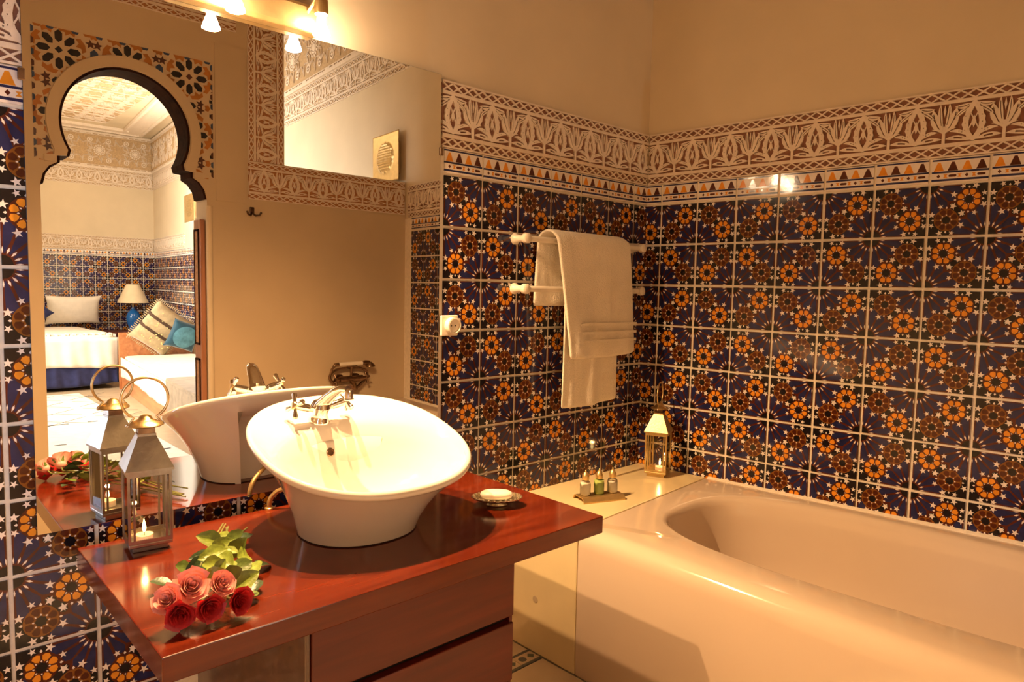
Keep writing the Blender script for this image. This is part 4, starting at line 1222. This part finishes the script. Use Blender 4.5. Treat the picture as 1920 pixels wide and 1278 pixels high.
bottle(.0, M['lotion_green'], 'small bottle of green gel in the middle of the brass tray', .060)
bottle(.066, M['lotion_white'], 'small part filled bottle of white cream on the right of the brass tray', .046)

# ------------------------------------------------------------------ bedroom seen in the mirror
dl = thing('carved_door_leaf', 'reddish wooden door leaf with carved panels open at the arch', 'door', (-1.314, YF - .030, 0.0))
mb = MB(); mb.box((-.016, -.118, .015), (.016, .0, 1.862)); bevel(mb.build('leaf_frame', M['door_wood'], dl, False), .004)
for z0, z1 in ((.15, .96), (1.05, 1.80)):
    for s in (-1, 1):
        mb = MB(); mb.box((s * .016, -.100, z0), (s * .024, -.094, z1)); mb.box((s * .016, -.026, z0), (s * .024, -.020, z1)); mb.box((s * .016, -.100, z0), (s * .024, -.020, z0 + .012)); mb.box((s * .016, -.100, z1 - .012), (s * .024, -.020, z1)); mb.build('panel_moulding', M['arch_wood'], dl, False)
        mb = MB(); mb.box((s * .0155, -.092, z0 + .014), (s * .019, -.028, z1 - .014)); mb.build('carved_panel', M['door_panel'], dl, False)

rg = thing('rug', 'ivory rug with dark diamond lines on the bedroom floor', 'rug', (-1.5, -6.2, ZB))
mb = MB(); mb.box((-1.4, -2.9, .0), (.72, 3.2, .014)); mb.build('pile', M['rug'], rg, False)
q = MB()
for k in range(8):
    y0 = -2.85 + .62 * (k % 4); 
    for s in (-1, 1):
        for j in range(4):
            x0 = -1.35 + .6 * j; q.box((-.34, -.006, .0145), (.34, .006, .0155), 0, Matrix.Translation((x0 + .3, y0 * 1.0 + .31 if k < 4 else -2.6, 0)) @ Matrix.Rotation(s * .75, 4, 'Z')) if k < 4 else None
for (y, xs) in ((-.55, (-.5, -.25, .02, .12, .4)), (.55, (-.6, -.1, .25)), (1.3, (-.8, -.45, -.1, .3, .62)), (2.1, (-.5, .0, .5))):
    for x in xs: q.box((x - .05, y - .018, .0145), (x + .05, y + .018, .0155))
b_ = q.build('knotted_lines', M['rug_line'], rg, False); b_['kind'] = 'stuff'

def soft_box(a, b, m, name, par, lev=2, bulge=0.0, noise=0.0, crease=0.0, seg=6, seed=0):
    r = random.Random(seed)
    bm = bmesh.new(); bmesh.ops.create_cube(bm, size=1.0)
    bmesh.ops.subdivide_edges(bm, edges=bm.edges, cuts=seg, use_grid_fill=True)
    cx = [(a[i] + b[i]) / 2 for i in range(3)]; d = [b[i] - a[i] for i in range(3)]
    for v in bm.verts:
        x, y, z = v.co
        k = 1 + bulge * (1 - 4 * x * x) * (1 - 4 * y * y)
        # soften corners
        rr = max(0, (abs(x) - .42)) + max(0, abs(y) - .42) + max(0, abs(z) - .38)
        v.co = Vector((cx[0] + x * d[0] * (1 - .06 * rr), cx[1] + y * d[1] * (1 - .06 * rr), cx[2] + z * d[2] * k)) + Vector((r.uniform(-1, 1), r.uniform(-1, 1), r.uniform(-1, 1))) * noise
    me = bpy.data.meshes.new(name); bm.to_mesh(me); bm.free(); me.materials.append(m)
    me.polygons.foreach_set('use_smooth', [True] * len(me.polygons))
    o = bpy.data.objects.new(name, me); COL.objects.link(o)
    if par: o.parent = par
    subsurf(o, 1); return o
def wavy(name, m, par, x0, x1, yf, z0, z1, amp, freq, seed, th=.01):
    """hanging cloth in XZ at yf, folds growing towards its lower edge"""
    mb = MB(); nx, nz = 70, 8; r = random.Random(seed); ph = [r.uniform(0, 6) for _ in range(4)]
    g = []
    for j in range(nz + 1):
        v = j / nz
        for i in range(nx + 1):
            u = i / nx
            y = yf + amp * (.35 + .65 * v) * (sin(u * freq + ph[0] + v) * .6 + .4 * sin(u * freq * 2.3 + ph[1] - v * 1.5))
            zz = z1 + (z0 - z1) * v + (.02 * sin(u * 9 + ph[2]) * v)
            g.append((x0 + (x1 - x0) * u, y, zz))
    n = nx + 1
    mb.add(g, [(j * n + i, j * n + i + 1, (j + 1) * n + i + 1, (j + 1) * n + i) for j in range(nz) for i in range(nx)])
    o = mb.build(name, m, par, True, 80); md = o.modifiers.new('s', 'SOLIDIFY'); md.thickness = th; return o
bed = thing('bed', 'bed with white duvet and navy valance in the mirrored bedroom', 'bed', (-1.3, -10.7, ZB))
def L_(p, o): return tuple(p[i] - o[i] for i in range(3))
BOo = (-1.3, -10.7, ZB)
mb = MB(); mb.box(L_((-2.35, -11.95, ZB + .08), BOo), L_((-.20, -9.50, ZB + .42), BOo)); mb.build('base', M['void'], bed, False)
soft_box(L_((-2.40, -12.05, .24), BOo), L_((-.19, -9.46, .64), BOo), M['duvet'], 'duvet', bed, 2, .06, .006, 0, 10, 2)
wavy('duvet_drop', M['duvet'], bed, -1.08, 1.115, 1.285, .33, .76, .020, 34, 3)
wavy('valance', M['navy'], bed, -1.06, 1.105, 1.262, .07, .40, .024, 46, 5)
tw = MB()
for k in range(46):
    x = -1.0 + 2.1 * k / 45; tw.box((x - .012, 1.0, .755 + .004 * (k % 3)), (x + .016, 1.10 + .03 * (k % 2), .800 + .006 * ((k * 7) % 5)))
o = soft_box((-1.06, -.2, .735), (1.10, 1.05, .80), M['duvet'], 'blanket', bed, 1, .05, .010, 0, 8, 9)
o = tw.build('blanket_fringe', M['duvet'], bed, False); o['kind'] = 'stuff'
def cushion(name, lab, cat, w, h, d, loc, rot, m, group=None, seed=0):
    t = thing(name, lab, cat, loc, 0, group); t.rotation_euler = rot
    mb = MB(); n = 14; r = random.Random(seed)
    for s in (-1, 1):
        g = []
        for j in range(n + 1):
            for i in range(n + 1):
                u, v = i / n * 2 - 1, j / n * 2 - 1
                k = ((1 - u * u) * (1 - v * v)) ** .38
                pin = 1 - .09 * (1 - abs(u) ** 3) * (abs(v) ** 4) ; pin2 = 1 - .09 * (1 - abs(v) ** 3) * (abs(u) ** 4)
                g.append((u * w / 2 * pin2, s * d / 2 * k + (r.uniform(-1, 1) * .004 * k), v * h / 2 * pin))
        nn = n + 1
        mb.add(g, [(j * nn + i, j * nn + i + 1, (j + 1) * nn + i + 1, (j + 1) * nn + i) for j in range(n) for i in range(n)])
    mb.build('cover', m, t, True, 80)
    return t, d
cushion('pillow', 'white pillow propped against the tiles at the head of the bed', 'pillow', .84, .52, .20, (-.30, -11.86, .93), (radians(-14), 0, 0), M['duvet'], None, 1)
cushion('cushion', 'navy cushion tip beside the white pillow on the bed', 'cushion', .42, .42, .14, (-.93, -11.55, .90), (radians(-14), radians(45), 0), M['navy'], None, 2)

bs = thing('bedside_table', 'dark wooden bedside table in the tiled bedroom corner', 'table', (.52, -11.85, ZB))
mb = MB(); mb.box((-.33, -.25, .66), (.40, .27, .70)); bevel(mb.build('table_top', M['mahogany_dark'], bs, False), .006)
mb = MB(); mb.box((-.29, -.22, .10), (.36, .22, .66)); mb.build('carcass', M['mahogany_dark'], bs, False)
mb = MB(); mb.box((-.26, .22, .42), (.33, .236, .63)); mb.build('drawer', M['mahogany'], bs, False)
lp = thing('table_lamp', 'blue ceramic table lamp with cream cone shade in the bedroom corner', 'lamp', (.64, -11.86, .551))
mb = MB(); mb.lathe([(.060, 0), (.070, .01), (.068, .03), (.10, .12), (.118, .20), (.115, .27), (.085, .33), (.045, .375), (.028, .39), (.024, .42)], (0, 0, 0), 32); mb.build('base', M['blue_ceramic'], lp)
mb = MB(); mb.tube([(0, 0, .41), (0, 0, .52)], .012, 12); mb.build('stem', M['brass'], lp)
mb = MB(); mb.lathe([(.255, .50), (.258, .505), (.105, .835), (.100, .833), (.250, .51)], (0, 0, 0), 40, 0, None, False, False); mb.build('lamp_shade', M['shade'], lp)

# daybed along the right wall
db = thing('daybed', 'orange wooden daybed with a cream cover along the bedroom wall', 'daybed', WB(6.9, 0.0, ZB)); db.rotation_euler = (0, 0, -(pi / 2 - ANG))
mb = MB(); mb.box((2.30, -1.06, .0), (2.345, -.03, .84)); bevel(mb.build('end_panel', M['orange_wood'], db, False), .008)
mb = MB(); mb.box((-2.6, -1.03, .0), (2.30, -.99, .33)); bevel(mb.build('side_rail', M['orange_wood'], db, False), .008)
mb = MB(); mb.box((-2.6, -.99, .05), (2.30, -.04, .16)); mb.build('slat_base', M['orange_wood'], db, False)
soft_box((-2.55, -1.02, .165), (2.29, -.045, .505), M['cream_cover'], 'mattress', db, 2, .03, .006, 0, 10, 4)
wv = wavy('cover_drop', M['cream_cover'], db, -2.5, 2.24, -1.045, .20, .48, .010, 60, 8, .008)
th = thing('throw_blanket', 'taupe folded throw hanging over the front of the daybed', 'blanket', WB(6.9, 0.0, ZB)); th.rotation_euler = (0, 0, -(pi / 2 - ANG))
soft_box((-2.4, -1.10, .520), (-.95, -.35, .550), M['throw'], 'top_fold', th, 1, .1, .004, 0, 8, 6)
wavy('front_fold', M['throw'], th, -2.4, -.95, -1.085, .10, .53, .016, 24, 12, .012)

big, dd = cushion('cushion', 'large beige wool cushion with brown stripes and sequins on the daybed', 'cushion', .60, .70, .22, (.275, -8.98, .750), (radians(-16), radians(37), radians(8)), M['beige_wool'], None, 3)
for v0 in (-.075, .115):
    mb = MB(); g = []
    for i in range(15):
        u = i / 14 * 2 - 1
        for dv in (-.022, .022):
            v = (v0 + dv) / .35; k = ((1 - u * u) * (1 - v * v)) ** .38
            g.append((u * .30 * .96, .11 * k + .004, (v0 + dv)))
    mb.add(g, [(2 * i, 2 * i + 1, 2 * i + 3, 2 * i + 2) for i in range(14)]); mb.build('woven_stripe', M['brown_stripe'], big, True, 80)
q = MB(); r = random.Random(4)
for k in range(34):
    u, v = r.uniform(-.8, .8), r.uniform(-.8, .8); kk = ((1 - u * u) * (1 - v * v)) ** .38
    q.lathe([(.010, 0), (.010, .003), (.001, .004)], (u * .29, .11 * kk + .002, v * .33), 8, 0, Matrix.Rotation(-pi / 2, 4, 'X'))
b_ = q.build('sequins', M['sequin'], big); b_['kind'] = 'stuff'
q = MB()
for s in range(4):
    for k in range(22):
        u = k / 21 * 2 - 1; R = Matrix.Rotation(s * pi / 2, 4, 'Y'); L = r.uniform(.025, .05)
        a_, b_ = (.28, .335) if s % 2 == 0 else (.33, .285)
        q.box((u * a_ - .006, -.008, b_), (u * a_ + .006, .008, b_ + L), 0, R)
b_ = q.build('fringe', M['beige_wool'], big, False); b_['kind'] = 'stuff'
blu, dd = cushion('cushion', 'teal satin cushion with a round embroidered medallion on the daybed', 'cushion', .44, .44, .16, (.475, -8.60, .665), (radians(-18), radians(18), radians(-4)), M['teal'], None, 6)
mb = MB(); g = []
for j in range(7):
    for i in range(28):
        rr = .165 * j / 6; a = 2 * pi * i / 28; u, v = rr * cos(a) / .22, rr * sin(a) / .22
        g.append((rr * cos(a), .08 * ((1 - u * u) * (1 - v * v)) ** .38 + .004, rr * sin(a)))
mb.add(g, [(j * 28 + i, j * 28 + (i + 1) % 28, (j + 1) * 28 + (i + 1) % 28, (j + 1) * 28 + i) for j in range(6) for i in range(28)])
mb.build('medallion', M['teal_light'], blu, True, 80)

# brass sconces on the right wall
def sconce(t, z, lab, w=.46, h=.40, off=.055, lit=False):
    s = thing('wall_sconce', lab, 'sconce', WB(t, 0, z), 0, 'brass plate wall sconces'); s.rotation_euler = (0, 0, -(pi / 2 - ANG))
    mb = MB(); n = 36; g = []
    for j in range(n + 1):
        for i in range(n + 1):
            u, v = i / n * 2 - 1, j / n * 2 - 1; rr = hypot(u, v)
            b = .012 * max(0, 1 - (rr / .66) ** 2) + (.007 if rr < .62 and (i % 2 == 0 or j % 2 == 0) else 0)
            g.append((u * w / 2, -off - b, v * h / 2))
    nn = n + 1
    mb.add(g, [(j * nn + i, j * nn + i + 1, (j + 1) * nn + i + 1, (j + 1) * nn + i) for j in range(n) for i in range(n)])
    o = mb.build('plate', M['brass'], s, True, 30); md = o.modifiers.new('s', 'SOLIDIFY'); md.thickness = .003; md.offset = -1
    if lit:
        ld = bpy.data.lights.new('sconce_lamp', 'POINT'); ld.energy = 110; ld.color = (1, .9, .74); ld.shadow_soft_size = .03
        lo = bpy.data.objects.new('sconce_lamp', ld); COL.objects.link(lo); lo.parent = s; lo.location = (.0, -.09, .30)
    mb = MB(); mb.box((-.15, -off + .004, -h * .36), (.15, 0.0, h * .32)); bevel(mb.build('box', M['plaster_dark'], s, False), .004)
    return s
sconce(2.775, 2.485, 'square brass sconce plate seen through the high opening in the mirror', .45, .385)
sconce(8.80, 2.545, 'brass plate sconce on the bright bedroom wall seen through the arch', .60, .40, .16, True)
